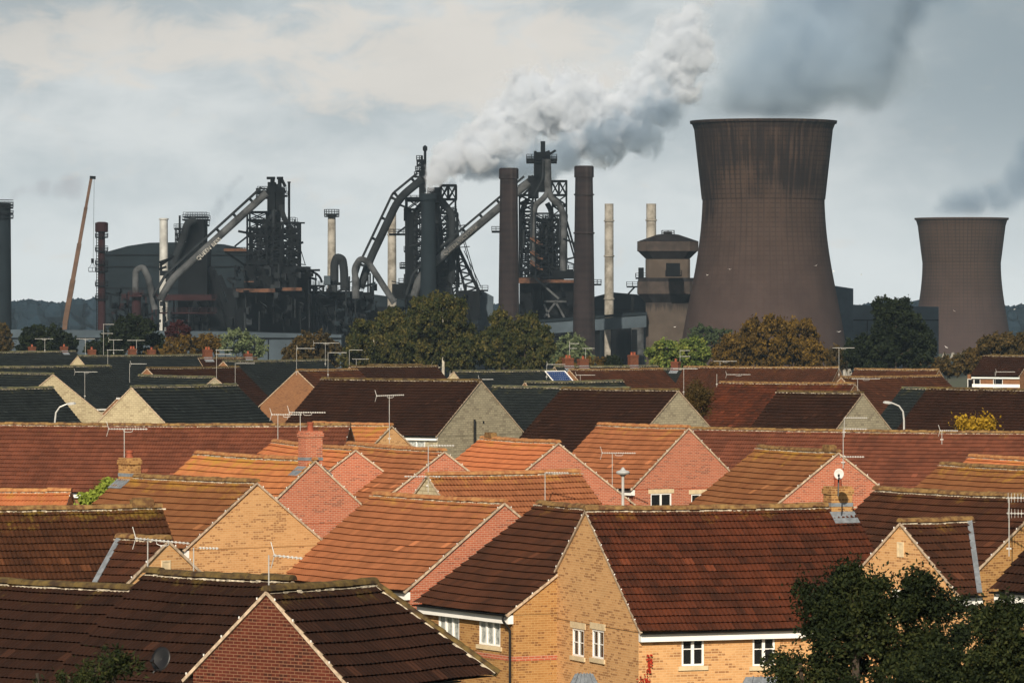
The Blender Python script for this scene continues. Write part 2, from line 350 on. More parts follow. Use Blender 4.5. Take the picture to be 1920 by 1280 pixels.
def house(key, typ, ax, ay, rx, g, label, tile='brown', wall='red', zr=None, s=None, pitch=36.0, r=None, hip=0.0, near_hip=0.0, theta=None,
          wins=(), chims=(), fascia=True, mortar=True, eave_over=0.28, verge=True, wallmat2=None, pipe=None, band=None, detail=True):
    if s is None: s = (ay-YH)/(HC-zr) if zr is not None else (ay-YH)/6.4
    d = F/s; zr = HC-(ay-YH)/s; p = R(pitch)
    r = r if r is not None else g[1]/s
    hw = r/math.tan(p)
    th = R(theta) if theta is not None else math.acos(min(0.965, max(0.08, g[0]/g[1]*math.tan(p))))
    sx = -1 if typ == 'R' else 1
    v = Vector((sx*math.sin(th), math.cos(th), 0))
    A = at(ax, ay, d)
    L = ((rx-960)*A.y-F*A.x)/(F*v.x-(rx-960)*v.y); L = max(1.0, min(L, 80))
    root = empty('brick_house' if wall not in ('stone', 'cream') else 'stone_house', (A.x, A.y, 0), math.atan2(v.y, v.x))
    tag(root, label, 'house', 'tiled houses of the estate')
    sf = 1 if typ == 'R' else -1
    inv = Matrix.Rotation(-math.atan2(v.y, v.x), 3, 'Z'); org = Vector((A.x, A.y, 0))
    def loc(w): return inv@(w-org)
    wy = hw-eave_over; zw = zr-hw*math.tan(p)+eave_over*math.tan(p)-0.06   # wall top at the eave (under the slope)
    zt = zr-0.06
    info = dict(root=root, sf=sf, hw=hw, L=L, zr=zr, p=p, s=s, d=d, inv=inv, org=org, zw=zw, wy=wy, v=v, th=th)
    HOUSES[key] = info
    camL = loc(Vector((0, 0, HC)))
    def hit(px, py, plane):
        dr = loc(at(px, py, d))-camL
        if plane == 'front': t = (sf*wy-camL.y)/dr.y
        elif plane == 'gable': t = (0-camL.x)/dr.x
        elif plane == 'mid': t = (0-camL.y)/dr.y
        q = camL+dr*t
        return q
    info['hit'] = hit
    fholes, gholes, todo = [], [], []
    for w in wins:
        side, x0, y0, x1, y1, lights, bar, glass, sill, lint = w
        a = hit(x0, y0, side); b = hit(x1, y1, side)
        ua, ub = (a.x, b.x) if side == 'front' else (a.y, b.y)
        ua, ub = min(ua, ub), max(ua, ub); za, zb = min(a.z, b.z), max(a.z, b.z)
        za = max(za, 0.3)
        if side == 'front': zb = min(zb, zw-0.20)
        (fholes if side == 'front' else gholes).append((ua, ub, za, zb)); todo.append((side, ua, ub, za, zb, lights, bar, glass, sill, lint))
    # walls
    mb = MB()
    Pf = lambda u, z: (u, sf*wy, z)
    Pg = lambda u, z: (0, u, z)
    wx0, wx1 = 0.0, L+min(0, hip)*wy; LW = wx1
    wall_panel(mb, Pf, wx0, wx1, 0, zw, fholes, 0.09, (0, -sf, 0))
    glow = [h for h in gholes if h[3] <= zw]
    wall_panel(mb, Pg, -wy, wy, 0, zw, glow, 0.09, (1, 0, 0))
    if near_hip == 0:
        hi = [h for h in gholes if h[3] > zw]
        k = (zt-zw)/wy
        if hi:
            zc = max(h[3] for h in hi)+0.01; uw = wy-(zc-zw)/k
            hh = [(a, b, max(c, zw+.001), dd) for a, b, c, dd in hi]
            wall_panel(mb, Pg, -uw, uw, zw, zc, hh, 0.09, (1, 0, 0))
            for sg in (-1, 1): mb.poly([(0, sg*wy, zw), (0, sg*uw, zw), (0, sg*uw, zc)], [(sg*wy, zw), (sg*uw, zw), (sg*uw, zc)])
            mb.poly([(0, -uw, zc), (0, uw, zc), (0, 0, zt)], [(-uw, zc), (uw, zc), (0, zt)])
        else: mb.poly([(0, -wy, zw), (0, wy, zw), (0, 0, zt)], [(-wy, zw), (wy, zw), (0, zt)])
    mb.poly([(LW, -wy, 0), (LW, wy, 0), (LW, wy, zw), (LW, -wy, zw)], [(-wy, 0), (wy, 0), (wy, zw), (-wy, zw)])
    if not hip: mb.poly([(L, -wy, zw), (L, wy, zw), (L, 0, zt)], [(-wy, zw), (wy, zw), (0, zt)])
    mb.poly([(0, -sf*wy, 0), (LW, -sf*wy, 0), (LW, -sf*wy, zw), (0, -sf*wy, zw)], [(0, 0), (L, 0), (L, zw), (0, zw)])
    wo_ = mb.build('wall', BR[wall], root)
    if band:
        bm_ = MB(); zb = hit(band[0], band[1], 'front').z
        bm_.box((-.012, min(sf*(wy+.012), sf*(wy-.05)), zb-.075), (L, max(sf*(wy+.012), sf*(wy-.05)), zb+.075))
        bm_.box((-.014, -wy, zb-.075), (.05, wy, zb+.075)); bm_.build('brick_band', BR['red'], wo_)
    for t_ in todo:
        side, ua, ub, za, zb, lights, bar, glass, sill, lint = t_
        if side == 'front': window_part(root, Pf, (0, sf, 0), ua, ub, za, zb, lights, bar, glass, sill, lint, s)
        else: window_part(root, Pg, (-1, 0, 0), ua, ub, za, zb, lights, bar, glass, sill, lint, s)
    # roof
    mb = MB()
    tile_slope(mb, L, hw, zr, p, sf, s, near_hip=near_hip, far_hip=hip)
    e = hw*math.tan(p); a0, a1 = -.07-near_hip*hw, L+.07+hip*hw; b0, b1 = -.07, L+.07
    sl = hw/math.cos(p)
    mb.poly([(b0, 0, zr), (b1 if not hip else L, 0, zr), (a1, -sf*hw, zr-e), (a0, -sf*hw, zr-e)], [(b0, 0), (b1, 0), (a1, sl), (a0, sl)])
    if hip > 0: mb.poly([(L, 0, zr), (L+hip*hw, hw, zr-e), (L+hip*hw, -hw, zr-e)], [(0, 0), (hw, sl), (-hw, sl)])
    if near_hip: mb.poly([(-.07, 0, zr), (-.07-near_hip*hw, hw, zr-e), (-.07-near_hip*hw, -hw, zr-e)], [(0, 0), (hw, sl), (-hw, sl)])
    mb.poly([(a0+.05, -hw+.05, zr-e-.02), (a1-.05, -hw+.05, zr-e-.02), (a1-.05, hw-.05, zr-e-.02), (a0+.05, hw-.05, zr-e-.02)])
    roof = mb.build('roof', T[tile], root)
    # ridge
    mb = MB(); n = max(1, int(L/.45)); st = (L+.16)/n
    for k in range(n):
        x = -.08+k*st; rr = .125+.012*(k % 2)+rnd.uniform(-.004, .006); dz = rnd.uniform(-.012, .012)-0.035*math.sin(math.pi*min(1, max(0, x/L)))*(L/8)**.5
        seg = [(x+q*(st+.012), rr*math.cos(a)*1.15, zr+.0+dz+rr*math.sin(a)) for q in (0, 1) for a in [math.pi*j/6 for j in range(7)]]
        mb.raw(seg, [(j, j+1, j+8, j+7) for j in range(6)]+[tuple(range(6, -1, -1)), tuple(range(7, 14))], 0)
        if mortar:
            xx = x
            while xx < x+st:
                hh = rnd.choice((0.008,.02,.035,.045)); mb.bar((xx, sf*.15, zr-.055+dz), (xx+.14, sf*.15, zr-.055+dz), .03, hh, 1); xx += .15
    if hip > 0:
        q0, q1 = Vector((L, 0, zr+.03)), Vector((L+hip*hw, sf*hw, zr-e+.05)); m_ = int((q1-q0).length/.45)
        for k in range(m_): mb.tube([q0.lerp(q1, k/m_), q0.lerp(q1, (k+1.02)/m_)], [.085, .10], 8, 0)
        mb.bar(q0+Vector((-.12, 0, -.02)), q1+Vector((-.12, 0, -.02)), .05, .08, 1)
    ro = mb.build('ridge', [RIDGE_OF[tile], M_mortar], roof)
    # verge on the gable
    if verge and near_hip == 0:
        mb = MB()
        for sg in (-1, 1):
            q0, q1 = Vector((-.03, 0, zr-.045)), Vector((-.03, sg*hw, zr-e-.045))
            mb.bar(q0, q1, .07, .075, 0)
            ln = (q1-q0).length; k = .345
            while k < ln and s > 33:
                c = q0.lerp(q1, k/ln); mb.box((c.x-.045, c.y-.012, c.z+.05), (c.x-.02, c.y+.012, c.z+.10), 1); k += .69
        mb.build('verge', [M_verge, M_white], roof)
    # eaves
    if fascia:
        mb = MB(); ye = sf*(hw-.09); y2 = sf*(wy+.002); ze = zr-e-.03
        mb.box((0, min(ye, y2), ze-.27), (LW, max(ye, y2), ze)); f_ = mb.build('fascia', M_white, root)
        mb = MB(); yg = sf*(hw+.03)
        pts = [(x, yg+.05*math.cos(a), ze+.01+.05*math.sin(a)) for x in (-.05, LW+.05) for a in [math.pi+math.pi*j/6 for j in range(7)]]
        mb.raw(pts, [(j, j+1, j+8, j+7) for j in range(6)]+[(7+j, 8+j, j+1, j) for j in range(6)]); mb.build('gutter', M_black, f_)
    if pipe:
        mb = MB(); yy = sf*(wy+.06); x = pipe
        mb.tube([(x, sf*(hw+.03), zr-e-.08), (x, sf*(hw+.02), zr-e-.2), (x, yy, zr-e-.5), (x, yy, .1)], .04, 8); mb.build('drainpipe', M_black, root)
    for c in chims:
        px, ptop, w, dpt, mat, npot, poth = c[:7]
        q = hit(px, ay, 'mid') if len(c) < 8 else Vector((c[7], 0, 0))
        if len(c) >= 8: q.x = c[7]
        zt_ = HC-(ptop-YH)/s*(1.0)
        mb = MB(); x = q.x
        mb.box((x-w/2, -dpt/2, zr-1.0), (x+w/2, dpt/2, zt_-.24)); mb.box((x-w/2-.04, -dpt/2-.04, zt_-.24), (x+w/2+.04, dpt/2+.04, zt_-.08))
        mb.box((x-w/2-.0, -dpt/2-.0, zt_-.08), (x+w/2, dpt/2, zt_))
        co = mb.build('chimney', BR[mat], roof)
        mb = MB(); mb.box((x-w/2-.015, -dpt/2-.015, zr-.02), (x+w/2+.015, dpt/2+.015, zr+.10))
        for sg in (-1, 1):
            mb.bar((x, sg*(dpt/2), zr-dpt/2*math.tan(p)+.06), (x, sg*(dpt/2+.45), zr-(dpt/2+.45)*math.tan(p)+.07), w+.12, .02)
        mb.build('flashing', M_lead, co)
        for k in range(npot):
            mb = MB(); xx = x+(k-(npot-1)/2)*.36
            mb.lathe((xx, 0, zt_), [(.15,0),(.125,.04),(.11,poth-.1),(.14,poth-.09),(.14,poth),(.10,poth)], 14); mb.build('chimney_pot', M_pot, co, smooth=False)
    return info
Hs = house
# ---- foreground and middle rows (photo pixels; see at())
Hs('front_gable','L',502,1106,697,(166,176),'shaded red brick gable with pale verges in the bottom foreground, its roof hipped at right','dark','red_shaded',hip=.6,pitch=40)
Hs('front_long','R',545,1087,281,(115,150),'dark mossy roofed house joined to the left of the foreground red brick gable','dark','red_shaded',s=78.5,pitch=37,r=3.4,theta=48)
Hs('front_left','R',268,1104,-140,(120,170),'dark roofed house in the bottom left corner with a bush before it','dark','red_shaded',s=76.2,pitch=37,r=3.4,theta=48,verge=False)
Hs('two_window','R',1190,957,1013,(242,186),'yellow brick house with two white curtained windows and a black drainpipe','brown','ochre',s=59.5,pitch=34,
   wins=[('front',822,1148,861,1209,3,False,'c',True,False),('front',898,1150,938,1212,3,False,'c',True,False)],pipe=0.12,band=(870,1222))
Hs('big_yellow','L',1100,955,1592,(97,212),'large yellow brick house with two slim gable windows and a broad dark red roof','red','yellow',s=61,pitch=37.5,
   wins=[('front',1278,1185,1320,1247,2,True,'d',True,False),('front',1411,1185,1453,1247,2,True,'d',True,False),
         ('gable',1073,1176,1095,1232,2,True,'d',True,True),('gable',1110,1178,1132,1236,2,True,'d',True,True)],
   chims=[(1571,918,.72,.62,'ochre',1,.32)])
Hs('centre_red','R',944,941,705,(185,160),'red brick house with a broad tan roof and a pale verge in the centre foreground','tan','red',s=53.8,pitch=36)
Hs('right_big','R',1962,932,1645,(165,150),'yellow brick house at the right edge under a wide brown roof','brown','ochre',s=57)
Hs('right_wing','L',1690,978,1817,(85,112),'small yellow gable with a pale blind slot, projecting from the brown roof at the right','brown','yellow',s=62,r=2.1,pitch=37,hip=-.7,
   wins=[('gable',1672,1104,1712,1150,2,False,'c',False,False)],fascia=True)
Hs('right_low','R',2100,990,1965,(118,118),'dark roof corner and white window at the right edge behind the leafy tree','dark','ochre',s=70,
   wins=[('front',1898,1113,1925,1165,2,True,'d',True,False)])
Hs('left_mossy','L',-60,955,298,(70,150),'wide mossy brown roofed house at the left edge beyond the foreground roofs','mossy','yellow',s=60,r=2.9,pitch=37)
Hs('left_wing','R',313,1011,226,(84,90),'small yellow gable with a bricked-up pale window, beside the mossy brown roof','brown','yellow',s=66,r=1.8,pitch=37,hip=-.5)
Hs('yellow_wide','R',480,903,236,(130,122),'wide plain yellow brick gable under a mossy brown roof with one short stack','olive','yellow',s=52.5,
   chims=[(243,868,.72,.5,'ochre',1,.28)])
Hs('stack_gable','R',590,862,371,(118,118),'salmon red brick gable with a tall chimney stack rising from its point','orangemoss','red',s=46.5,theta=31,pitch=40,
   chims=[(588,808,.62,.78,'red',1,.36,.36)])
Hs('red_behind','R',666,842,515,(52,40),'orange roofed house half hidden behind the tall brick chimney stack','orange','red',s=42.5,r=2.8)
Hs('red_left_centre','R',832,845,655,(112,88),'red brick gable with an orange brown roof, left of the cream stone gable','tan','red',s=43,r=2.9)
Hs('cream_small','L',803,890,1082,(60,84),'house with a small cream stone gable and a roof of light rolled tan tiles','tan','cream',s=50,r=2.6)
Hs('centre_gable','R',1046,829,905,(128,104),'wide salmon red gable below the big dark roof, its bright orange tiles to the left','orange','red',s=41,r=2.9)
Hs('window_gable','R',1290,801,1125,(107,113),'red brick gabled house with two white framed windows under stone lintels beside a street lamp','tan','red',s=39,theta=35,pitch=40,
   wins=[('gable',1220,925,1259,951,2,False,'d',False,True),('gable',1296,926,1330,951,2,False,'d',False,True)])
Hs('olive_gable','R',1571,847,1425,(123,98),'red brick gable with a weathered brown roof behind the white satellite dish','olive','red',s=44,r=2.9)
Hs('right_terrace','R',2070,812,1292,(40,110),'long rust red terrace roof running to the right edge behind the salmon gables','rust','red',s=33.5,theta=66,r=3.3)
Hs('left_terrace','R',655,797,-130,(20,110),'long rust red terrace roof running to the left edge','rust','brown',s=36.3,theta=80,r=3.35)
Hs('terrace_end','R',733,797,590,(43,44),'small brick gable at the right end of the long rust terrace','orangemoss','yellow',s=36,r=2.7)
Hs('low_orange','R',131,920,-60,(20,60),'low bright orange roof at the left edge before the long terrace','orange','yellow',s=46,theta=80,r=1.4)
Hs('right_orange','R',1975,880,1768,(125,105),'brown and orange roofed house at the right edge above the wide brown roof','olive','yellow',s=46,r=3)
Hs('right_orange_far','R',2010,864,1822,(125,105),'short orange roof peeping over another at the right edge','orange','yellow',s=43,r=2)
# ---- back rows, from near to far
Hs('b_stone','R',901,713,606,(86,106),'pale stone gable with a black vent pipe under a big dark brown roof','dark','stone',s=25.5,r=4.0,
   wins=[('front',764,826,797,841,2,False,'c',False,False)])
Hs('b_stone_mid','R',1271,731,1056,(100,112),'stone gabled house with a big dark brown roof behind the orange roofs, right of centre','dark','stone',s=27,r=4.2)
Hs('b_stone_right','R',1617,736,1460,(74,88),'stone gable with a dark brown roof, left of the curved right-hand street lamp','dark','stone',s=27,r=3.3)
Hs('b_big_right','R',2080,732,1741,(75,90),'very dark brown roof at the right edge behind a yellow bush','dark','brown',s=26,r=3.6,theta=52)
Hs('b_slate_right','R',1830,729,1694,(80,90),'short dark slate roof behind the right-hand street lamp','slate','stone',s=25,r=3.5)
Hs('b_red_mid','R',1602,719,1352,(60,66),'dark red brown roof with pale moss behind the right-hand stone gable','red','brown',s=24,r=3.8,theta=58)
Hs('b_slate_gable_left','L',247,725,441,(80,78),'cream stone gable with a dark slate roof, middle left','slate','cream',s=25,r=3.5,pitch=38)
Hs('b_slate_left','L',-90,729,98,(66,62),'slate roofed house at the left edge behind the curved street lamp','slate','stone',s=25.5,r=3.2,theta=48)
Hs('b_gable_left','R',99,701,-60,(74,64),'stone gable with slate roof at the far left, above the curved street lamp','slate','cream',s=21.5,r=4.2,pitch=37)
Hs('b_slate_small','R',402,707,262,(60,52),'small slate roof with mossy ridge just above the cream stone gable','slate','stone',s=21.5,r=1.8)
Hs('b_brown_hip','L',276,690,446,(94,90),'brown roofed house with a sliver of tan gable behind the slate roofs','dark','brown',s=19,r=4.8,pitch=37)
Hs('b_brick_gable','L',557,694,668,(50,46),'brown brick gable left of the big dark roof, between slate and brown roofs','brown','brown',s=20,r=3.5)
Hs('b_slate_long','L',419,677,612,(90,86),'broad slate roof behind an upright aerial, left of the brown brick gable','slate','brown',s=17,r=4.0,pitch=37)
Hs('b_slate_far','L',-70,688,205,(60,56),'slate roof at the far left below the treetops','slate','stone',s=18.3,r=4.2,theta=50)
Hs('b_slate_far2','L',146,667,386,(55,52),'low dark slate roof with a tiny stone gable at its left end','slate','cream',s=15.5,r=3.8,theta=48)
Hs('b_slate_edge','L',-120,661,68,(50,50),'farthest slate roof in the left corner under the dark trees','slate','stone',s=14.4,r=3.5,theta=50)
Hs('b_slate_edge2','L',20,659,140,(50,50),'farthest slate roof beside the left corner, a chimney behind it','slate','stone',s=13.8,r=3.2,theta=50,
   chims=[(60,650,.9,.6,'red_shaded',1,.3),(120,650,.9,.6,'red_shaded',1,.3)])
Hs('b_slate_centre','R',1180,727,926,(80,80),'green grey slate roof wedged between the two big dark roofs','slate','stone',s=24,r=4.5,theta=58)
Hs('b_solar','L',851,696,1038,(60,56),'slate roof with a small tan gable and a blue solar panel','slate','cream',s=20,r=3.4,theta=52)
Hs('b_centre_brown','L',1068,693,1240,(60,52),'dark brown roof right of the blue solar panel','brown','brown',s=18.5,r=3.6,theta=50)
Hs('b_centre_low','L',985,716,1165,(40,30),'low slate roof strip in front of the solar panel','slate','brown',s=23,r=1.6,theta=55)
Hs('b_right_of_centre','R',1572,689,1284,(60,60),'long brown roof with a mossy ridge below the golden tree','brown','brown',s=18,r=3.2,theta=66)
Hs('b_right_two','L',1578,707,1764,(50,42),'dark brown roof with small tan gable below the dark right-hand tree','brown','brown',s=20.5,r=3.6,theta=50)
Hs('b_right_three','R',1760,693,1604,(40,40),'strip of brown roof behind another, under the dark right-hand tree','brown','brown',s=18.4,r=3.0,theta=60)
Hs('b_centre_far','L',656,687,818,(40,36),'small brown roof under the big willow','dark','brown',s=17.5,r=3.0,theta=55)
Hs('b_centre_far2','L',690,684,790,(40,36),'farther brown roof strip under the big willow','dark','brown',s=16.8,r=3.0,theta=55)
Hs('b_slate_behind_right','R',1345,692,1240,(60,60),'grey slate roof below the pale green tree','slate','brown',s=17.2,r=3.6,theta=60,
   chims=[(1267,678,.9,.6,'red_shaded',1,.3)])
Hs('b_stack_row_left','L',150,669,300,(50,44),'brown roof under the trees with red chimney stacks, far left','dark','red_shaded',s=15.0,r=3.0,theta=60,zr=None,
   chims=[(172,655,.9,.6,'red_shaded',1,.3),(248,654,.9,.6,'red_shaded',2,.3),(284,656,.9,.6,'red_shaded',1,.3)])
Hs('b_stack_row_mid','L',372,671,480,(50,44),'far roof with two red chimney stacks, left of centre','dark','red_shaded',s=15.2,r=3.0,theta=60,
   chims=[(389,655,1.1,.6,'red_shaded',2,.3),(465,663,.9,.6,'red_shaded',1,.3)])
Hs('b_stack_row_centre','L',1040,687,1230,(50,44),'slate roof with three brick chimney stacks before the low green tree','slate','red_shaded',s=17.6,r=3.0,theta=60,
   chims=[(1065,671,1.1,.6,'red_shaded',2,.3),(1093,673,1.1,.6,'red_shaded',1,.3),(1187,666,1.0,.6,'red_shaded',2,.3)])
Hs('b_white_front','R',1935,667,1846,(45,36),'house with white boarded front and white windows at the right edge','dark','brown',s=17,r=2.2,near_hip=0,theta=55,
   wins=[('front',1814,710,1838,728,2,False,'d',False,False),('front',1862,710,1880,728,1,False,'d',False,False)])
Hs('b_slate_corner','R',2020,640,1940,(60,58),'tall slate roofed house in the right corner with a brick wall','slate','red_shaded',s=15.5,r=4.5,theta=55,
   wins=[('front',1905,712,1925,724,2,False,'d',False,False)])
# ---------------------------------------------------------------- small things on the roofs
def aerial(px, ytop, ybase, s, bx0, bx1, label, rise=0, vert=False, cradle=True, refl=-1, second=None):
    """mast + yagi; bx0..bx1 the boom's photo span (bx0 = reflector end)"""
    d = F/s; B = at(px, ybase, d); t = at(px, ytop, d); root = empty('tv_aerial', B)
    tag(root, label, 'aerial', 'television aerials on the roofs')
    r = max(.017, .32/s)
    m = MB(); m.tube([B-Vector((0,0,.35)), t], r, 6); m.bar(B+Vector((-.08,.05,-.1)), B+Vector((.08,.05,-.1)), .05); m.build('mast', M_alu, root, off=B)
    def yagi(x0, x1, y, rise):
        m = MB(); a = at(x0, y, d); b = at(x1, y-rise, d); a.y += .12; b.y -= .12
        m.tube([a, b], r*.85, 6); ln = (b-a).length; n = max(5, int(ln/.11)); ax = (b-a).normalized()
        e = Vector((0,0,1)) if vert else ax.cross(Vector((0,0,1))).normalized()
        w0 = Vector((0,0,1)) if not vert else Vector((0,1,0))
        for k in range(n+1):
            c = a.lerp(b, (k+.5)/(n+1)); h = .16-.05*k/n
            m.tube([c-e*h, c+e*h], r*.45, 5)
            if s > 40 or True: m.box((c.x-.022, c.y-.022, c.z-.03), (c.x+.022, c.y+.022, c.z+.03))
        if cradle:
            c0 = a.lerp(b, .40); c1 = a.lerp(b, .62); dn = Vector((0,0,-max(.12, 2.2/s)))
            m.tube([c0, c0+dn*.75, c0.lerp(c1,.2)+dn, c0.lerp(c1,.8)+dn, c1+dn*.75, c1], r*.6, 5)
        if refl:
            for q in (1, -1):
                m.tube([a+ax*.03, a-ax*-.10*1+w0*q*.30-ax*.16], r*.7, 5)
        m.build('yagi', M_alu, root, off=B)
    yagi(bx0, bx1, ytop+1, rise)
    if second: yagi(*second)
    return root
AE = [
 (277,1008,1080,70,252,356,'big tilted aerial in front of the small yellow gable at bottom left',-9,False,True,1),
 (363,1026,1077,70,372,410,'short aerial standing before the wide plain yellow gable',0,False,False,0),
 (504,1040,1120,82,512,568,'aerial on the point of the foreground shaded red brick gable',-5,False,False,1),
 (233,803,885,46,202,277,'aerial rising beside the pale brick stack at left',0,False,True,1),
 (521,776,838,40,508,566,'left of two tall aerials above the orange roof, left of the tall stack',0),
 (563,772,860,42,541,611,'right of two tall aerials, close to the tall brick stack',0),
 (730,741,818,37,705,758,'aerial with V reflector on the small gable at the end of the long terrace',2,False,True,1),
 (803,834,905,50,806,852,'aerial on the point of the small cream stone gable',0,False,False,0,(758,826,893,0)),
 (1022,885,945,50,1023,1066,'thin aerial standing on the light tan roof',0,False,False,0),
 (1148,848,927,40,1128,1192,'aerial left of the pale street lamp with the round head',0,False,True,1),
 (1249,800,868,36,1230,1287,'thin aerial on the rake of the gable with two windows',0,False,False,0),
 (1581,803,862,44,1583,1625,'aerial on the point of the red gable behind the satellite dish',0,False,False,0,(1560,1620,856,0)),
 (1892,932,1022,58,1888,1935,'large white aerial on the yellow gable at the right edge',0,True,False,0,(1888,1930,962,0)),
 (1766,806,820,36,1762,1796,'stubby aerial on the ridge of the long right-hand terrace',0,False,False,1),
 (901,710,730,25,898,925,'aerial on the point of the big pale stone gable',0,False,False,1),
 (1583,782,806,38,1584,1626,'aerial beside the small dark stone gable, right of centre',0,False,False,0),
 (106,769,769.5,25,106,106,'',0),
 (159,696,740,21,140,183,'aerial with cradle before the slate roofs at far left',0,False,True,1),
 (202,655,688,16,200,232,'aerial on a slate ridge below the red pipe stack',0,False,False,0),
 (243,681,725,20,245,275,'aerial with V reflector left of the cream stone gable',0,False,False,1),
 (406,655,720,20,404,436,'tall aerial above the small mossy slate roof',0,False,False,0,(404,434,664,0)),
 (441,680,724,20,442,478,'thin aerial behind the hip of the front slate roof',0,False,False,0),
 (556,652,696,20,557,590,'aerial on the brown brick gable',0,False,False,1),
 (610,642,680,17,588,635,'aerial with cradle before the brown tree',0,False,True,1),
 (615,660,700,20,616,650,'aerial on the near edge of the big dark brown roof',0,False,False,0),
 (160,634,667,15,143,178,'aerial before the leftmost dark tree',0,False,True,0),
 (194,607,664,15,194,214,'tallest aerial among the far left chimneys',0,False,False,0,(190,212,625,0)),
 (213,636,660,15,204,230,'aerial with arrow reflector among the far left chimneys',0,False,False,1),
 (256,637,655,14,238,272,'aerial on the chimney at far left',0,False,False,0),
 (84,634,655,14,65,100,'aerial on the far chimney near the left corner',0,False,True,0),
 (1025,682,704,20,1026,1060,'aerial rising through the solar panel',0,False,False,1),
 (1088,702,722,20,1080,1116,'aerial with cradle right of the solar panel',0,False,False,1),
 (1068,643,672,17,1068,1086,'aerial on the twin chimney before the willow, upper of the centre ones',0,False,False,1,(1068,1082,653,0)),
 (1098,652,675,17,1092,1115,'aerial on the second centre chimney',0,False,False,0),
 (1275,656,692,17,1275,1294,'aerial beside the chimney under the pale green tree',0,False,False,0,(1275,1294,668,0)),
 (1282,690,732,24,1262,1308,'aerial on the right-of-centre stone gable',0,False,False,0),
 (1573,651,700,19,1561,1602,'tall aerial left of the dark right-hand tree',0,False,True,0),
 (1344,701,718,22,1362,1407,'flat aerial lying over the long brown roof',0),
 (1608,709,735,24,1597,1650,'aerial over the small tan gable at right',0,False,True,0),
 (1866,696,725,19,1868,1903,'aerial before the white boarded house',0,False,False,1),
 (655,655,690,17,656,680,'aerial left of the big willow',0,False,False,0),
 (668,672,688,17,660,692,'low aerial left of the big willow',0,False,False,0),
 (1350,676,692,17,1338,1382,'flat aerial before the golden tree',0,False,True,0),
 (110,620,620,14,110,110,'',0),
]
for a in AE:
    if a[6]: aerial(*a[:6], a[6], *a[7:])
def lamp(px, ytop, ybase, s, hx, label, round_=False):
    d = F/s; T_ = at(px, ytop, d); B = Vector((T_.x, T_.y, 0)); root = empty('street_lamp', B); tag(root, label, 'street lamp', 'street lamps')
    sgn = 1 if hx > px else -1; e = abs(hx-px)/s
    m = MB(); h = T_.z
    if round_: m.tube([(0,0,0), (0,0,h-.1)], [.085,.06], 10)
    else: m.tube([(0,0,0), (0,0,h-1.1), (sgn*.06,0,h-.55), (sgn*.30,0,h-.2), (sgn*.65,0,h-.05), (sgn*e*.75,0,h)], [.08,.06,.055,.05,.045,.045], 10)
    p = m.build('post', M_alu, root, smooth=False)
    m = MB()
    if round_: m.lathe((0,0,h-.12), [(.07,0),(.12,.05),(.14,.08),(.27,.12),(.30,.18),(.26,.24),(.12,.28),(.03,.40)], 24)
    else: m.raw([(sgn*(e*.72+u*(e*.55)), w, h+z) for u, ww, z0, z1 in ((0,.07,-.05,.05),(.35,.15,-.07,.10),(.8,.16,-.04,.12),(1,.06,.0,.06)) for w, z in ((-ww,z0),(ww,z0),(ww,z1),(-ww,z1))],
                [(i*4+j, i*4+(j+1)%4, i*4+4+(j+1)%4, i*4+4+j) for i in range(3) for j in range(4)]+[(3,2,1,0),(12,13,14,15)])
    m.build('lamp_head', M_lamp, root)
lamp(103,757,797,30,134,'curved street lamp before the slate roofs at left')
lamp(1695,755,803,30,1664,'curved street lamp before the slate roof at right')
lamp(1168,888,945,44,1160,'short street lamp with a round grey head beside the gable with two windows',True)
def dish(px, py, s, rad, label, face, mat, mastto):
    d = F/s; C_ = at(px, py, d); root = empty('satellite_dish', C_); tag(root, label, 'satellite dish')
    m = MB(); f = Vector(face).normalized(); q = f.to_track_quat('Z', 'Y')
    n = 20; vs, fs = [], []
    for side in (0, 1):
        for r, z in ((0,-.10),(.4,-.075),(.75,-.03),(1,0)):
            for k in range(n):
                t = 2*math.pi*k/n; vs.append(q@Vector((rad*.9*r*math.cos(t), rad*r*math.sin(t), rad*2*z-side*.015)))
    for side in (0, 1):
        for i in range(3):
            for k in range(n):
                a = side*4*n; fs.append((a+i*n+k, a+i*n+(k+1)%n, a+(i+1)*n+(k+1)%n, a+(i+1)*n+k))
    for k in range(n): fs.append((3*n+k, 3*n+(k+1)%n, 7*n+(k+1)%n, 7*n+k))
    m.raw(vs, fs); m.build('reflector', mat, root, smooth=True)
    m = MB(); m.tube([q@Vector((0,-rad*.8,0)), q@Vector((0,-rad*.5,rad*1.0))], .015, 6); m.bar(q@Vector((0,-rad*.5,rad*.95)), q@Vector((0,-rad*.42,rad*1.15)), .07)
    m.build('feed_arm', M_black, root)
    m = MB(); w = at(*mastto, d)-C_; m.tube([q@Vector((0,0,-rad*.2)), Vector((0,.15,0))+f*-.1, w+Vector((0,.12,0))], .025, 6); m.build('bracket', M_black, root)
dish(838,811,25.5,.42,'grey satellite dish on the wall of the pale stone gable',(-.75,-.7,.3),M_lead,(848,820))
dish(1573,888,60.5,.17,'round white satellite dish above a chimney in front of the red gable',(-.1,-1,.2),M_dish,(1572,930))
dish(301,1234,84,.28,'black satellite dish on the dark foreground roof',(-.5,-.8,.3),M_black,(286,1262))
# black soil pipe on the stone gable
hs = HOUSES['b_stone']
q0 = hs['hit'](888,786,'gable'); q1 = hs['hit'](888,836,'gable')
m = MB(); m.tube([(-.09,q0.y,q0.z),(-.09,q1.y,.2)], .085, 10); m.build('vent_pipe', M_black, hs['root'])
m = MB(); q = hs['hit'](906,791,'gable'); m.box((-.05,q.y-.07,q.z-.09),(-.003,q.y+.07,q.z+.09)); m.build('wall_vent', M_black, hs['root'])
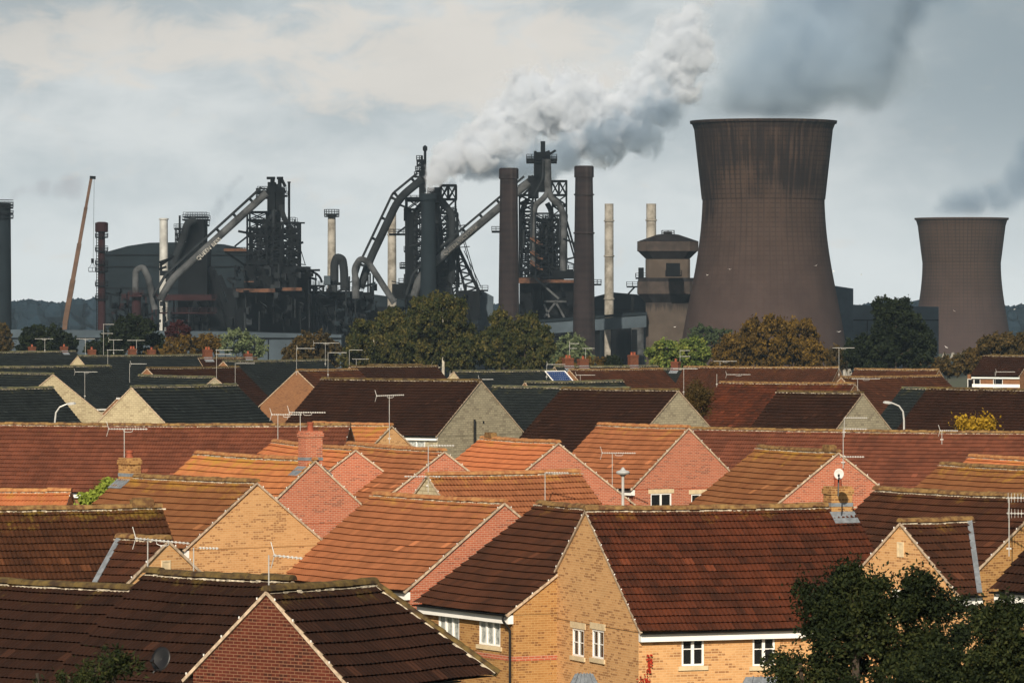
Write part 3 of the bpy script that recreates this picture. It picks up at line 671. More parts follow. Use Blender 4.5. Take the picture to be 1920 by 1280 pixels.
# blind slots in the little gables
for key, box_ in (('left_wing',(302,1050,319,1076)),('right_wing',(1683,1015,1695,1044))):
    h = HOUSES[key]; a = h['hit'](box_[0],box_[1],'gable'); b = h['hit'](box_[2],box_[3],'gable')
    m = MB(); y0,y1 = min(a.y,b.y),max(a.y,b.y); z0,z1 = min(a.z,b.z),max(a.z,b.z)
    m.box((-.03,y0,z0),(.02,y0+.05,z1)); m.box((-.03,y1-.05,z0),(.02,y1,z1)); m.box((-.03,y0+.05,z1-.05),(.02,y1-.05,z1)); m.box((-.015,y0+.05,z0),(.02,y1-.05,z1-.05))
    m.build('blind_window', M_stone, h['root'])
# lead valleys beside the wings
for key in ('left_wing','right_wing'):
    h = HOUSES[key]; m = MB(); e = h['hw']*math.tan(h['p'])
    hp = -.7 if key == 'right_wing' else -.5; m.bar((h['L'],0,h['zr']+.05),(h['L']+hp*h['hw'],h['sf']*h['hw'],h['zr']-e+.08),.16,.05); m.build('lead_valley', M_lead, h['root'])
# white boarding on the house at the right edge
h = HOUSES['b_white_front']; m = MB(); y = h['sf']*h['wy']
m.box((0,min(y,y+h['sf']*.03),h['zw']-1.4),(h['L'],max(y,y+h['sf']*.03),h['zw']-1.05)); m.build('boarding', M_white, h['root'])
# ridge vents
def ridge_vent(key, px):
    h = HOUSES[key]; q = h['hit'](px, 600, 'mid'); x = (h['hit'](px,YH+(HC-h['zr'])*h['s'],'mid')).x
    m = MB(); m.box((x-.35,-.16,h['zr']+.05),(x+.35,.16,h['zr']+.24)); m.box((x-.28,-.17,h['zr']+.24),(x+.28,.17,h['zr']+.29)); m.build('ridge_vent', M_ridge, [c for c in h['root'].children if c.name.startswith('roof')][0])
ridge_vent('left_mossy',266); ridge_vent('centre_gable',920); ridge_vent('olive_gable',1555)
# porch canopies with slate tops
def canopy(x0, x1, y, s, label):
    d = F/s; a = at(x0,y,d); b = at(x1,y,d); w = b.x-a.x; root = empty('porch', (a.x, d, 0)); tag(root, label, 'porch'); z = a.z
    m = MB(); m.poly([(-.15,-1.2,z-.75),(w+.15,-1.2,z-.75),(w-.25,0,z),(.25,0,z)]); m.poly([(w+.15,-1.2,z-.75),(w+.15,0,z-.75),(w-.25,0,z)]); m.poly([(-.15,0,z-.75),(-.15,-1.2,z-.75),(.25,0,z)])
    for k in range(1,6): 
        t = k/6; m.bar((-.15+(w+.3)*t,-1.21,z-.73),(.25+(w-.5)*t,-.02,z+.02),.03)
    m.build('canopy_roof', M_lead, root)
    m = MB(); m.box((-.15,-1.2,z-.87),(w+.15,-.05,z-.76)); m.build('fascia', M_white, root)
    m = MB(); m.box((-.05,-1.05,0),(w+.05,-.1,z-.88)); m.build('bay_wall', BR['yellow'], root)
canopy(1062,1128,1262,64.5,'small grey roofed bay at the foot of the large yellow gable')
canopy(1382,1500,1268,64,'grey roofed porch under the right window of the large yellow house')
# solar panel
h = HOUSES['b_solar']
m = MB(); p = h['p']; sg = h['sf']
def sp_(x, t, o=.1): return Vector((x, sg*(t*math.cos(p)+o*math.sin(p)), h['zr']-t*math.sin(p)+o*math.cos(p)))
xa = h['hit'](1018,YH+(HC-h['zr'])*h['s'],'mid').x; xb = min(h['L']-.2, h['hit'](1060,YH+(HC-h['zr'])*h['s'],'mid').x); xb = max(xb, xa+2.4)
xa = xb-3.4 if xb-xa > 4.5 else xa
pr = tag(empty('solar_panel', h['root'].matrix_basis@sp_(xa,.3,0), h['root'].rotation_euler.z), 'blue solar panel with white edge on a slate roof', 'solar panel')
o0 = sp_(xa,.3,0)
m.poly([sp_(xa,.3)-o0, sp_(xb,.3)-o0, sp_(xb,1.9)-o0, sp_(xa,1.9)-o0]); 
M_solar = simple('solar cells', (0.015,0.04,0.13), 0.2, var=.2, spec=.6)
m.build('cells', M_solar, pr)
m = MB()
for a, b in (((xa,.3),(xb,.3)),((xb,.3),(xb,1.9)),((xb,1.9),(xa,1.9)),((xa,1.9),(xa,.3))): m.bar(sp_(*a,.13)-o0, sp_(*b,.13)-o0, .07)
for k in range(1,10):
    for j in range(1,5):
        c = sp_(xa+(xb-xa)*k/10,.3+1.6*j/5,.115)-o0; m.bar(c-Vector((.05,0,0)), c+Vector((.05,0,0)), .06, .01)
m.build('frame', M_white, pr)
# ---------------------------------------------------------------- vegetation
def leaf_mat(name, cols, trans=0.25):
    m, t, b = newmat(name, 0.75)
    g = N(t, 'ShaderNodeNewGeometry'); cr = N(t, 'ShaderNodeValToRGB'); cr.color_ramp.interpolation = 'LINEAR'
    el = cr.color_ramp.elements; el[0].color = (*cols[0],1); el[1].color = (*cols[-1],1)
    for i, c in enumerate(cols[1:-1]): e = el.new((i+1)/(len(cols)-1)); e.color = (*c,1)
    oc = N(t, 'ShaderNodeTexCoord').outputs['Object']
    f = math_n(t, 'ADD', math_n(t, 'MULTIPLY', g.outputs['Random Per Island'], .6), math_n(t, 'MULTIPLY', smooth(t, tnoise(t, oc, .45, 3), .35, .65), .4))
    t.links.new(f, cr.inputs[0]); t.links.new(cr.outputs[0], b.inputs['Base Color'])
    tr = N(t, 'ShaderNodeBsdfTranslucent'); t.links.new(cr.outputs[0], tr.inputs[0]); mx = N(t, 'ShaderNodeMixShader', inp={0: trans})
    t.links.new(b.outputs[0], mx.inputs[1]); t.links.new(tr.outputs[0], mx.inputs[2])
    t.links.new(mx.outputs[0], t.nodes['Material Output'].inputs[0])
    return m
LF = {
 'dark': leaf_mat('dark green leaves', [(.005,.009,.005),(.011,.018,.008),(.022,.030,.010)]),
 'willow': leaf_mat('olive leaves', [(.010,.015,.005),(.025,.033,.009),(.056,.054,.015),(.12,.098,.028)]),
 'gold': leaf_mat('autumn gold leaves', [(.022,.016,.005),(.085,.052,.010),(.16,.100,.018)]),
 'green': leaf_mat('light green leaves', [(.03,.055,.015),(.10,.14,.03),(.22,.23,.05)]),
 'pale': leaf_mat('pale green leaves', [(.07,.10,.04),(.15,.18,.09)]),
 'brown': leaf_mat('brown green leaves', [(.022,.022,.008),(.060,.042,.014),(.11,.070,.02)]),
 'maroon': leaf_mat('maroon leaves', [(.022,.006,.008),(.045,.012,.012)]),
 'yellow': leaf_mat('yellow leaves', [(.20,.12,.01),(.42,.27,.025)]),
 'fore': leaf_mat('deep green leaves', [(.004,.006,.003),(.008,.014,.005),(.018,.026,.008),(.050,.056,.016)], .18),
 'creeper': leaf_mat('red creeper leaves', [(.25,.02,.01),(.45,.04,.02)]),
 'lime': leaf_mat('fresh green leaves', [(.10,.15,.02),(.30,.36,.06)]),
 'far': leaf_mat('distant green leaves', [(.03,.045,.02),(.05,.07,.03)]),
}
M_bark = simple('bark', (.05,.038,.028), .9, var=.4, scale=3)
M_birch = simple('birch bark', (.42,.39,.33), .9, var=.4, scale=3)
def tree(label, ell, d, mat, n, leaf, seed, cat='tree', name='tree', group=None, droop=0.0, clump=None, bark=None, aspect=1.7, dense=.75, loose=.24):
    """ell: ellipses in photo px (cx, cy, rx, ry); leaves in clumps through their volume"""
    rs = np.random.RandomState(seed); s = F/d
    es = [(at(cx, cy, d+((i*37) % 5-2)*rx/s*.25), rx/s, ry/s) for i, (cx, cy, rx, ry) in enumerate(ell)]
    cx_ = sum(e[0].x*e[1] for e in es)/sum(e[1] for e in es); root = empty(name, (cx_, d, 0)); tag(root, label, cat, group)
    vol = np.array([e[1]*e[2] for e in es]); pr = vol/vol.sum(); cl = clump or max(.45, .125*float(np.mean([e[1] for e in es])))
    nclump = max(14, int(len(es)*3+vol.sum()/(cl*cl)*2.3))
    cents = []
    for k in range(nclump):
        e = es[rs.choice(len(es), p=pr)]; u = rs.normal(size=3); u /= np.linalg.norm(u); rr = rs.uniform(.35, 1.0)**.6
        cents.append((e[0].x+u[0]*rr*e[1], e[0].y+u[1]*rr*e[1]*.9, e[0].z+u[2]*rr*e[2], cl*rs.uniform(.55, 1.35)))
    cents = np.array(cents); ci = rs.randint(0, nclump, n)
    P = rs.normal(size=(n, 3)); P /= np.linalg.norm(P, axis=1)[:, None]; P *= (rs.uniform(0, 1, n)**.45)[:, None]
    P *= cents[ci, 3][:, None]; P[:, 2] *= (1.0+droop); P[:, 2] -= droop*cents[ci, 3]*rs.uniform(0, 1.2, n); P += cents[ci, :3]
    # a little loose spray outside the clumps
    k = int(n*loose); P[:k] += rs.normal(size=(k, 3))*cl*.6
    P[:, 2] = np.maximum(P[:, 2], .3)
    A = rs.normal(size=(n, 3)); A /= np.linalg.norm(A, axis=1)[:, None]
    if droop: A[:, 2] -= 1.2; A /= np.linalg.norm(A, axis=1)[:, None]
    B = rs.normal(size=(n, 3)); B = np.cross(A, B); B /= np.linalg.norm(B, axis=1)[:, None]
    L_ = leaf*rs.uniform(.6, 1.3, n)[:, None]; A = A*L_; B = B*L_/aspect
    off = np.array([cx_, d, 0]); P = P-off
    V = np.stack([P-A, P+B, P+A, P-B], 1).reshape(-1, 3)
    me = bpy.data.meshes.new('crown'); me.vertices.add(4*n); me.vertices.foreach_set('co', V.ravel().astype(np.float32))
    me.loops.add(4*n); me.loops.foreach_set('vertex_index', np.arange(4*n, dtype=np.int32)); me.polygons.add(n)
    me.polygons.foreach_set('loop_start', np.arange(0, 4*n, 4, dtype=np.int32)); me.update(calc_edges=True); me.validate()
    me.materials.append(LF[mat]); o = bpy.data.objects.new('crown' if cat == 'tree' else 'foliage', me); COL.objects.link(o); o.parent = root
    m = MB(); top = max(e[0].z+e[2]*.3 for e in es); tr_ = max(.08, .022*top)
    n_l = min(40, nclump)
    for e in es[:4]:
        b = Vector((e[0].x-off[0], e[0].y-off[1], e[0].z)); fx = Vector((b.x*.55, b.y*.5, 0))
        m.tube([fx, fx.lerp(b, .35)+Vector((.1, 0, 0)), fx.lerp(b, .75), b+Vector((0, 0, e[2]*.5))], [tr_, tr_*.75, tr_*.5, tr_*.2], 8)
        for j in range(7):
            c = cents[rs.randint(0, nclump), :3]-off; t0 = fx.lerp(b, rs.uniform(.4, .95))
            if (Vector(c)-t0).length < e[1]*1.8: m.tube([t0, t0.lerp(Vector(c), .5)+Vector((0, 0, .2)), Vector(c)], [tr_*.35, tr_*.22, tr_*.07], 5)
    m.build('trunk', bark or M_bark, root)
    return root
TG = 'trees between the estate and the works'
tree('tree cut by the left edge, green and round, beyond the slate roofs', [(0,640,26,36),(-30,645,30,40)], 960, 'brown', 6000, .34, 1, group=TG)
tree('very dark round tree at far left, left of the red pipe stack', [(85,640,48,34),(60,650,30,26),(115,650,30,28)], 900, 'dark', 12000, .33, 2, group=TG)
tree('tallest very dark tree at left, in front of the long shed', [(250,622,42,34),(215,640,30,30),(275,650,38,30),(190,655,30,22)], 880, 'dark', 15000, .33, 3, group=TG)
tree('small maroon leaved tree by the foot of the steelworks', [(335,622,22,20)], 900, 'maroon', 3500, .30, 4, group=TG)
tree('yellow brown bushy tree in front of the maroon one', [(345,655,42,26),(385,648,30,22),(300,665,28,16)], 860, 'gold', 9000, .28, 5, group=TG)
tree('pale misty green tree below the left furnace', [(440,640,34,24),(475,650,26,22)], 1000, 'pale', 5500, .30, 6, group=TG)
tree('brown green rounded tree left of the big willow', [(585,655,42,38),(560,668,34,26),(612,662,34,30)], 860, 'brown', 13000, .30, 7, group=TG)
tree('wide olive and yellow willow with a forked pale trunk', [(700,640,52,48),(735,610,34,34),(680,668,44,34),(760,650,50,40)], 830, 'willow', 26000, .29, 8, group=TG, droop=.5, bark=M_birch)
tree('tallest birch in the centre, hanging olive foliage', [(830,590,52,44),(850,640,48,52),(800,640,50,52),(870,660,44,32),(790,585,28,26)], 820, 'willow', 34000, .28, 9, group=TG, droop=.6, bark=M_birch)
tree('birch right of centre before the left brick chimney', [(930,650,34,42),(938,610,22,32),(990,625,38,38),(985,662,46,34),(1018,645,22,36)], 830, 'willow', 30000, .28, 10, group=TG, droop=.5)
tree('hazy green tree at the foot of the right brick chimney', [(1070,655,32,30),(1050,670,26,20),(1090,668,24,22)], 1050, 'pale', 7000, .30, 11, group=TG)
tree('small golden bush behind the centre chimneys', [(1110,682,26,14),(1060,684,20,12)], 800, 'gold', 2600, .24, 12, group=TG)
tree('low dark green bush beside the middle chimneys', [(1147,682,22,14)], 800, 'dark', 2500, .24, 13, group=TG)
tree('fresh light green tree under the coal tower', [(1245,665,34,26),(1295,662,38,28),(1270,680,50,20)], 790, 'green', 16000, .30, 14, group=TG)
tree('distant hazy tree at the foot of the large cooling tower', [(1318,630,26,22),(1350,634,26,20)], 1150, 'far', 6500, .34, 15, group=TG)
tree('big golden brown autumn tree before the large cooling tower', [(1440,640,58,52),(1390,660,48,40),(1495,640,44,44),(1520,665,34,34),(1360,672,30,28)], 800, 'gold', 36000, .28, 16, group=TG, droop=.2)
tree('tall dark wind blown tree between the two cooling towers', [(1680,610,44,44),(1660,580,26,24),(1700,640,50,48),(1650,655,46,42),(1610,665,34,34),(1725,655,30,36),(1690,572,16,18)], 780, 'dark', 38000, .30, 17, group=TG)
tree('small green brown tree right of the golden one', [(1570,672,24,24)], 900, 'brown', 3500, .28, 18, group=TG)
tree('russet brown tree near the right edge', [(1865,660,44,34),(1825,680,34,26),(1900,655,36,30)], 800, 'brown', 20000, .29, 19, group=TG)
tree('low brown green scrub left of the white boarded house', [(1780,685,32,20),(1745,690,24,16)], 830, 'brown', 6500, .27, 20, group=TG)
tree('thin bare dark tree between two brown roofs right of centre', [(1307,740,22,26),(1298,765,20,26),(1318,760,16,20)], 350, 'brown', 5000, .10, 21, aspect=2.5)
tree('bright yellow bush before the big dark roof at right', [(1832,798,18,10),(1846,794,15,9),(1808,799,13,6),(1792,796,6,4)], 292, 'yellow', 3800, .10, 22, 'bush', 'bush', aspect=1.5)
tree('fresh green shrub against the white eaves at left', [(190,925,22,18),(208,912,14,10),(168,938,18,12)], 185, 'lime', 2600, .085, 23, 'bush', 'bush', clump=.18)
tree('large dark green leafy tree filling the bottom right corner', [(1600,1125,46,60),(1570,1195,74,66),(1655,1190,70,66),(1500,1260,62,34),(1735,1235,72,54),(1588,1068,24,34),(1700,1275,150,40),(1503,1108,20,16),(1535,1138,34,26),(1700,1130,40,34),(1720,1088,26,16),(1645,1110,34,30),(1780,1150,40,34),(1790,1215,60,44)],
     104, 'fore', 68000, .050, 24, clump=.24, aspect=1.9, loose=.32)
tree('second dark leafy tree at the right edge of the foreground', [(1870,1200,44,48),(1905,1245,70,50),(1848,1150,22,30),(1888,1120,16,26),(1800,1255,56,36),(1900,1160,20,30)],
     101, 'fore', 29000, .050, 25, clump=.22, aspect=1.9, loose=.32)
tree('dark spiky bush rising at the bottom left over the dark roof', [(180,1262,44,26),(215,1240,30,22),(130,1275,40,16),(70,1270,18,18),(245,1250,18,12)], 96, 'fore', 2000, .06, 26, 'bush', 'bush', clump=.2, aspect=3.2)
# red creeper on the large yellow house
h = HOUSES['big_yellow']; root = tag(empty('creeper', h['root'].matrix_basis@Vector((.4,h['sf']*(h['wy']+.05),0)), h['root'].rotation_euler.z), 'red creeper climbing the yellow brick corner', 'climbing plant')
m = MB(); rc = random.Random(5)
for k in range(80):
    f = rc.random(); q = h['hit'](1216+rc.gauss(0,3)-(18*rc.random() if f < .3 else 0), 1280-f*55, 'front'); c = Vector((q.x-.4, h['sf']*(.03+.03*rc.random()), q.z)); a = Vector((rc.gauss(0,1),rc.gauss(0,.5),rc.gauss(0,1))).normalized()*.035; b = Vector((a.z,.01,-a.x))
    m.poly([c-a,c+b,c+a,c-b])
m.build('foliage', LF['creeper'], root)
# gulls in flight
M_gull = simple('white feathers', (.75,.75,.73), .8, var=.1)
for px, py, d, lab in ((1368,505,1100,'white gull before the large cooling tower, upper right of two'),(1326,516,1100,'white gull before the left side of the large cooling tower'),(1530,498,1000,'white gull near the right side of the large cooling tower'),
        (1563,509,1100,'dark gull against the sky beside the large cooling tower'),(1615,515,1150,'small gull against the sky between the cooling towers'),(1573,622,900,'white gull low beside the foot of the large cooling tower'),
        (1774,651,1000,'white gull low before the small cooling tower'),(1789,583,1200,'gull before the middle of the small cooling tower'),(1265,613,1000,'white gull before the coal tower'),(1902,580,1100,'small gull right of the small cooling tower')):
    c = at(px, py, d); m = MB(); w = .55
    m.tube([(0,-.22,0),(0,-.1,.01),(0,.1,.01),(0,.28,.02)], [.02,.07,.06,.015], 8)
    t = rnd.uniform(.1,.5)
    for sg in (-1,1): 
        m.raw([(0,-.1,.03),(sg*.3,-.14,.03+.3*t),(sg*w,-.02,.05+.25*t),(sg*.3,.06,.03+.3*t),(0,.1,.03),(0,0,.05),(sg*.3,-.04,.06+.3*t)], [(0,1,6,5),(5,6,3,4),(1,2,6),(6,2,3)])
    o = m.build('gull', M_gull); o.location = c; o.rotation_euler = (rnd.uniform(-.4,.4),rnd.uniform(-.6,.6),rnd.uniform(0,3)); tag(o, lab, 'gull', 'gulls in flight'); o.scale = (.85,)*3
# ---------------------------------------------------------------- the steelworks, its dark colours deepened for cloud shade
GZ = -9.0                              # the works stand on lower ground beyond the estate
D0 = 1450.0
M_steel = simple('shade-darkened steel', (.0050,.0062,.0076), .85, var=.5, scale=.12, spec=.05)
M_steel2 = simple('grey steel', (.015,.018,.021), .85, var=.5, scale=.15, spec=.08)
M_pipe = simple('pale dusty pipe', (.060,.065,.070), .85, var=.55, scale=.25, c2=(.018,.020,.022), spec=.1)
M_rust = simple('rusty walkway', (.085,.042,.025), .9, var=.6, scale=.5, c2=(.03,.018,.014), spec=.1)
M_redst = simple('red oxide steel', (.022,.009,.010), .9, var=.4, scale=.2, spec=.1)
M_conc = simple('streaked pale concrete', (.25,.24,.215), .9, var=.4, scale=.35, c2=(.13,.12,.10))
M_white_st = simple('pale steel stack', (.36,.37,.36), .6, var=.3, scale=.3)
M_shed = simple('dark cladding', (.009,.014,.018), .9, var=.3, scale=.1, spec=.08)
M_shedl = simple('grey cladding', (.050,.068,.085), .9, var=.3, scale=.1, spec=.1)
M_boom = simple('crane boom paint', (.085,.05,.032), .8, var=.3, scale=.5)
M_sign2 = simple('worn lettering', (.13,.13,.125), .9, var=.7, scale=1.5)
M_sign = simple('faded white lettering', (.34,.34,.32), .9, var=.6, scale=1.2)
def brickstack_mat():
    m, t, b = newmat('dark brick stack', .9)
    oc = N(t, 'ShaderNodeTexCoord').outputs['Object']; s = N(t, 'ShaderNodeSeparateXYZ'); t.links.new(oc, s.inputs[0])
    w = N(t, 'ShaderNodeTexWave', wave_type='BANDS', bands_direction='Z', inp={'Scale': .16, 'Distortion': 2.0, 'Detail': 3}); t.links.new(oc, w.inputs['Vector'])
    col = mixc(t, smooth(t, tnoise(t, oc, .22, 4), .3, .7), (.010,.0085,.0095), (.020,.0155,.016))
    col = mixc(t, math_n(t, 'MULTIPLY', w.outputs[1], .35), col, (.030,.020,.020))
    mp = N(t, 'ShaderNodeMapping'); mp.inputs['Scale'].default_value = (1,1,.02); t.links.new(oc, mp.inputs[0])
    col = mixc(t, math_n(t, 'MULTIPLY', smooth(t, tnoise(t, mp.outputs[0], .45, 3), .55, .7), .5), col, (.055,.046,.044))
    t.links.new(col, b.inputs['Base Color']); b.inputs['Specular IOR Level'].default_value = .1; return m
M_stack = brickstack_mat()
def works(name, label, px, d, cat, z=GZ):
    r = empty(name, (at(px, 600, d).x, d, z)); tag(r, label, cat); r['_o'] = 1
    del r['_o']; return r
def kk(d): return d/F
def lattice(m, x0, x1, y0, y1, d, depth, nb, t=.35, xb=True, nx=1):
    """open braced steel frame between photo columns x0..x1 and rows y0..y1"""
    xs = [x0+(x1-x0)*i/nx for i in range(nx+1)]; ys = [y0+(y1-y0)*i/nb for i in range(nb+1)]
    for dd in (-depth/2, depth/2):
        for x in xs: m.bar(at(x,y0,d)+Vector((0,dd,0)), at(x,y1,d)+Vector((0,dd,0)), t)
        for y in ys: m.bar(at(x0,y,d)+Vector((0,dd,0)), at(x1,y,d)+Vector((0,dd,0)), t*.9)
        if xb:
            for a, b in zip(xs, xs[1:]):
                for c, e in zip(ys, ys[1:]):
                    m.bar(at(a,c,d)+Vector((0,dd,0)), at(b,e,d)+Vector((0,dd,0)), t*.6); m.bar(at(b,c,d)+Vector((0,dd,0)), at(a,e,d)+Vector((0,dd,0)), t*.6)
    for x in (x0, x1):
        for y in ys: m.bar(at(x,y,d)+Vector((0,-depth/2,0)), at(x,y,d)+Vector((0,depth/2,0)), t*.8)
def deck(m, x0, x1, y, d, depth, rail=True, th=.5):
    m.cut()
    a = at(x0,y,d); b = at(x1,y,d); m.box((a.x,d-depth/2,a.z-th),(b.x,d+depth/2,a.z))
    if rail:
        for z in (.6,1.25): m.bar((a.x,d-depth/2,a.z+z),(b.x,d-depth/2,a.z+z),.12); m.bar((a.x,d+depth/2,a.z+z),(b.x,d+depth/2,a.z+z),.12)
        n = max(2, int((b.x-a.x)/1.4))
        for k in range(n+1):
            x = a.x+(b.x-a.x)*k/n
            for yy in (-depth/2, depth/2): m.bar((x,d+yy,a.z),(x,d+yy,a.z+1.3),.13)
def pipe(m, pts, d, rpx, n=14, dd=0):
    if m.auto: m.cut()
    P_ = [at(x, y, d)+Vector((0,dd,0)) for x, y in pts]
    if len(P_) > 2:      # round the bends
        Q = [P_[0]]
        for i in range(1, len(P_)-1):
            a, b, c = P_[i-1], P_[i], P_[i+1]; r = min((b-a).length, (c-b).length)*.4
            p0 = b+(a-b).normalized()*r; p1 = b+(c-b).normalized()*r
            for k in range(6): t = k/5; Q.append(p0*(1-t)**2+b*2*t*(1-t)+p1*t*t)
        Q.append(P_[-1]); P_ = Q
    m.tube(P_, rpx*d/F, n)
def stack(name, label, cx, ytop, ybase, w0, w1, d, mat, rings=(), lip=0, cat='chimney', flare=0):
    root = works(name, label, cx, d, cat); k = d/F; H = at(0,ytop,d).z-GZ; r0 = w0/2*k; r1 = w1/2*k
    hb = H*1.0; 
    m = MB(); prof = [(r1*1.04,0),(r1,(at(0,ybase,d).z-GZ))]
    n = 12; zb = prof[-1][1]
    for i in range(1,n+1): prof.append((r1+(r0-r1)*i/n, zb+(H-lip-zb)*i/n))
    if lip: prof += [(r0+flare,H-lip*.95),(r0+flare,H-lip*.1),(r0*.98,H)]
    prof += [(r0*.8,H),(r0*.8,H-6)]
    c = root.location; m.lathe((0,0,0), prof, 28); m.build('shaft', mat, root, smooth=False)
    if rings:
        m = MB()
        for y in rings:
            z = at(0,y,d).z-GZ; f = (z-zb)/(H-zb); rr = r1+(r0-r1)*f+.02; m.lathe((0,0,z), [(rr,-.25),(rr+.25,-.2),(rr+.25,.2),(rr,.25)], 28, cap=False)
        m.build('band', mat, root)
    return root, k
def galley(root, cx, y, rpx, d, mat=M_steel, h=1.4):
    m = MB(); z = at(0,y,d).z-GZ; r = rpx*d/F; m.lathe((0,0,z), [(r*.6,-.4),(r,-.35),(r,0),(r*.6,0)], 20, cap=False)
    for k in range(16):
        t = 2*math.pi*k/16; m.bar((r*math.cos(t),r*math.sin(t),z),(r*math.cos(t),r*math.sin(t),z+h),.12)
    for hh in (.7,1.4): m.tube([(r*math.cos(t*math.pi/8),r*math.sin(t*math.pi/8),z+hh) for t in range(17)], .07, 5)
    m.build('platform', mat, root); return
# cooling towers
def cooltower_mat(name, seed, wet):
    m, t, b = newmat(name, .9); oc = N(t, 'ShaderNodeTexCoord').outputs['Object']; s = N(t, 'ShaderNodeSeparateXYZ'); t.links.new(oc, s.inputs[0])
    ang = math_n(t, 'ARCTAN2', s.outputs[1], s.outputs[0]); zz = s.outputs[2]
    cb = N(t, 'ShaderNodeCombineXYZ'); t.links.new(math_n(t,'MULTIPLY',ang,22.0), cb.inputs[0]); t.links.new(math_n(t,'MULTIPLY',zz,.06), cb.inputs[1]); cb.inputs[2].default_value = seed
    streak = tnoise(t, cb.outputs[0], .9, 5, .6)
    big = tnoise(t, oc, .055, 3); hz = smooth(t, zz, *wet[0])
    col = mixc(t, smooth(t, tnoise(t, oc, .16, 5, .6), .3, .7), (.034,.023,.020), (.048,.033,.028))  # base browns darkened to carry cloud shade over the works
    low = math_n(t,'SUBTRACT',1.0,smooth(t, zz, 8, 40)); col = mixc(t, math_n(t,'MULTIPLY',low,.5), col, (.048,.034,.033))
    col = mixc(t, math_n(t,'MULTIPLY',smooth(t, zz, wet[0][0]-12, wet[0][1]), .55), col, (.046,.029,.018))
    # shutter lines of the shell and soot that has run down from the rim
    gx = math_n(t,'PINGPONG',math_n(t,'MULTIPLY',ang,68/math.pi),1.0); gz = math_n(t,'PINGPONG',math_n(t,'MULTIPLY',zz,1.45),1.0)
    lx = math_n(t,'GREATER_THAN',gx,.78); lz = math_n(t,'GREATER_THAN',gz,.74); gl = math_n(t,'MAXIMUM',lx,lz)
    gi = math_n(t,'ADD',math_n(t,'MULTIPLY',smooth(t, zz, wet[0][0]-22, wet[0][1]-8),.78),.03); gi = math_n(t,'MULTIPLY',gi,smooth(t,streak,.25,.6))
    col = mixc(t, math_n(t,'MULTIPLY',gl,gi), col, (.014,.011,.010))
    f = math_n(t,'ADD',math_n(t,'MULTIPLY',hz,wet[1]),math_n(t,'SUBTRACT',math_n(t,'MULTIPLY',streak,1.15),.55))
    f = math_n(t,'ADD',f,math_n(t,'MULTIPLY',math_n(t,'SUBTRACT',big,.5),wet[2]))
    f = math_n(t,'MULTIPLY',smooth(t,f,.20,.62),smooth(t, zz, wet[0][0]-2, wet[0][0]+6))
    col = mixc(t, math_n(t,'MULTIPLY',f,.88), col, (.009,.007,.007))
    t.links.new(col, b.inputs['Base Color']); b.inputs['Specular IOR Level'].default_value = .1
    return m
def cooltower(label, cx, d, prof_px, ytop, mat):
    root = works('cooling_tower', label, cx, d, 'cooling tower'); k = d/F
    pr = sorted([(at(0,y,d).z-GZ, w*k) for y, w in prof_px]); zs = [p[0] for p in pr]; ws = [p[1] for p in pr]
    # smooth through the control points
    n = 60; Zs = np.linspace(4.5, zs[-1], n); zz_ = np.array(zs)/40-1; co = np.polyfit(zz_, ws, 6); Ws = np.polyval(co, Zs/40-1)
    prof = [(float(w), float(z)) for w, z in zip(Ws, Zs)]; rt = prof[-1][0]; zt = prof[-1][1]
    prof += [(rt+.5,zt+.1),(rt+.6,zt+.9),(rt-.4,zt+.9),(rt-.8,zt-3),(ws[len(ws)//2]*.96,zt-22)]
    m = MB(); m.lathe((0,0,0), prof, 128, cap=False); m.build('shell', mat, root, smooth=False)
    m = MB(); rb = prof[0][0]
    for i in range(36):
        a = 2*math.pi*i/36; b1 = a+math.pi/36; b2 = a-math.pi/36
        for bb in (b1, b2): m.bar((rb*1.05*math.cos(a),rb*1.05*math.sin(a),0),(rb*math.cos(bb),rb*math.sin(bb),5),.7)
    m.build('leg_ring', M_conc, root)
    return root
CT1 = cooltower('large brown cooling tower with soot streaks below its rim, steam rising from it',1431.5,1400,
  [(233,134.5),(250,127.5),(271,121.5),(300,118),(332,115.5),(373,114),(415,116),(456,120.5),(497,127),(538,134.5),(579,142.5),(620,149.5),(660,156),(700,162),(745,170)],233,cooltower_mat('sooty shaded cooling tower shell',1.0,((40,72),.42,1.9)))
CT2 = cooltower('smaller cooling tower behind trees at the right, brown with faint streaks',1803,1900,
  [(413,85.5),(425,81.5),(440,78),(456,75.7),(475,74),(497,73.2),(518,74),(538,76),(579,82),(620,88.5),(660,95),(690,100)],408,cooltower_mat('brown cooling tower shell',5.0,((26,52),.12,.5)))
# chimneys
r,_ = stack('brick_chimney','left of the two dark brick chimneys before the right furnace',954,315,590,33,39,1380,M_stack,(334,),3.2,flare=.28)
r,_ = stack('brick_chimney','right of the two dark brick chimneys, standing clear of the furnace',1095,311,640,33,42,1360,M_stack,(331,365,437),3.2,flare=.28)
r,_ = stack('concrete_chimney','tall pale concrete chimney between brick chimney and coal tower',1142,382,640,16.5,17.5,1480,M_conc,(414,480,560))
r,_ = stack('concrete_chimney','short pale chimney rising behind the coal tower',1221,382,640,18.5,19,1466,M_conc,(413,))
r,_ = stack('steel_stack','pale steel stack left of the incline that reads Queen Bess',307,409,560,15.5,16.5,1500,M_white_st,(411,))
r,_ = stack('concrete_chimney','pale chimney with a railed crown between the left and middle furnaces',622,402,640,14.5,18,1540,M_conc,(404,))
galley(r,622,405,14,1540)
galley(r,622,401,14,1540)
r,_ = stack('concrete_chimney','pale chimney half hidden behind the middle furnace',735,398,650,15.5,17.5,1560,M_conc,(440,))
r,_ = stack('dark_chimney','big dark blue chimney cut by the left edge',2,381,660,36,40,1420,M_shed)
for y in (384,388,400,408): galley(r,2,y,23,1420,h=.9)
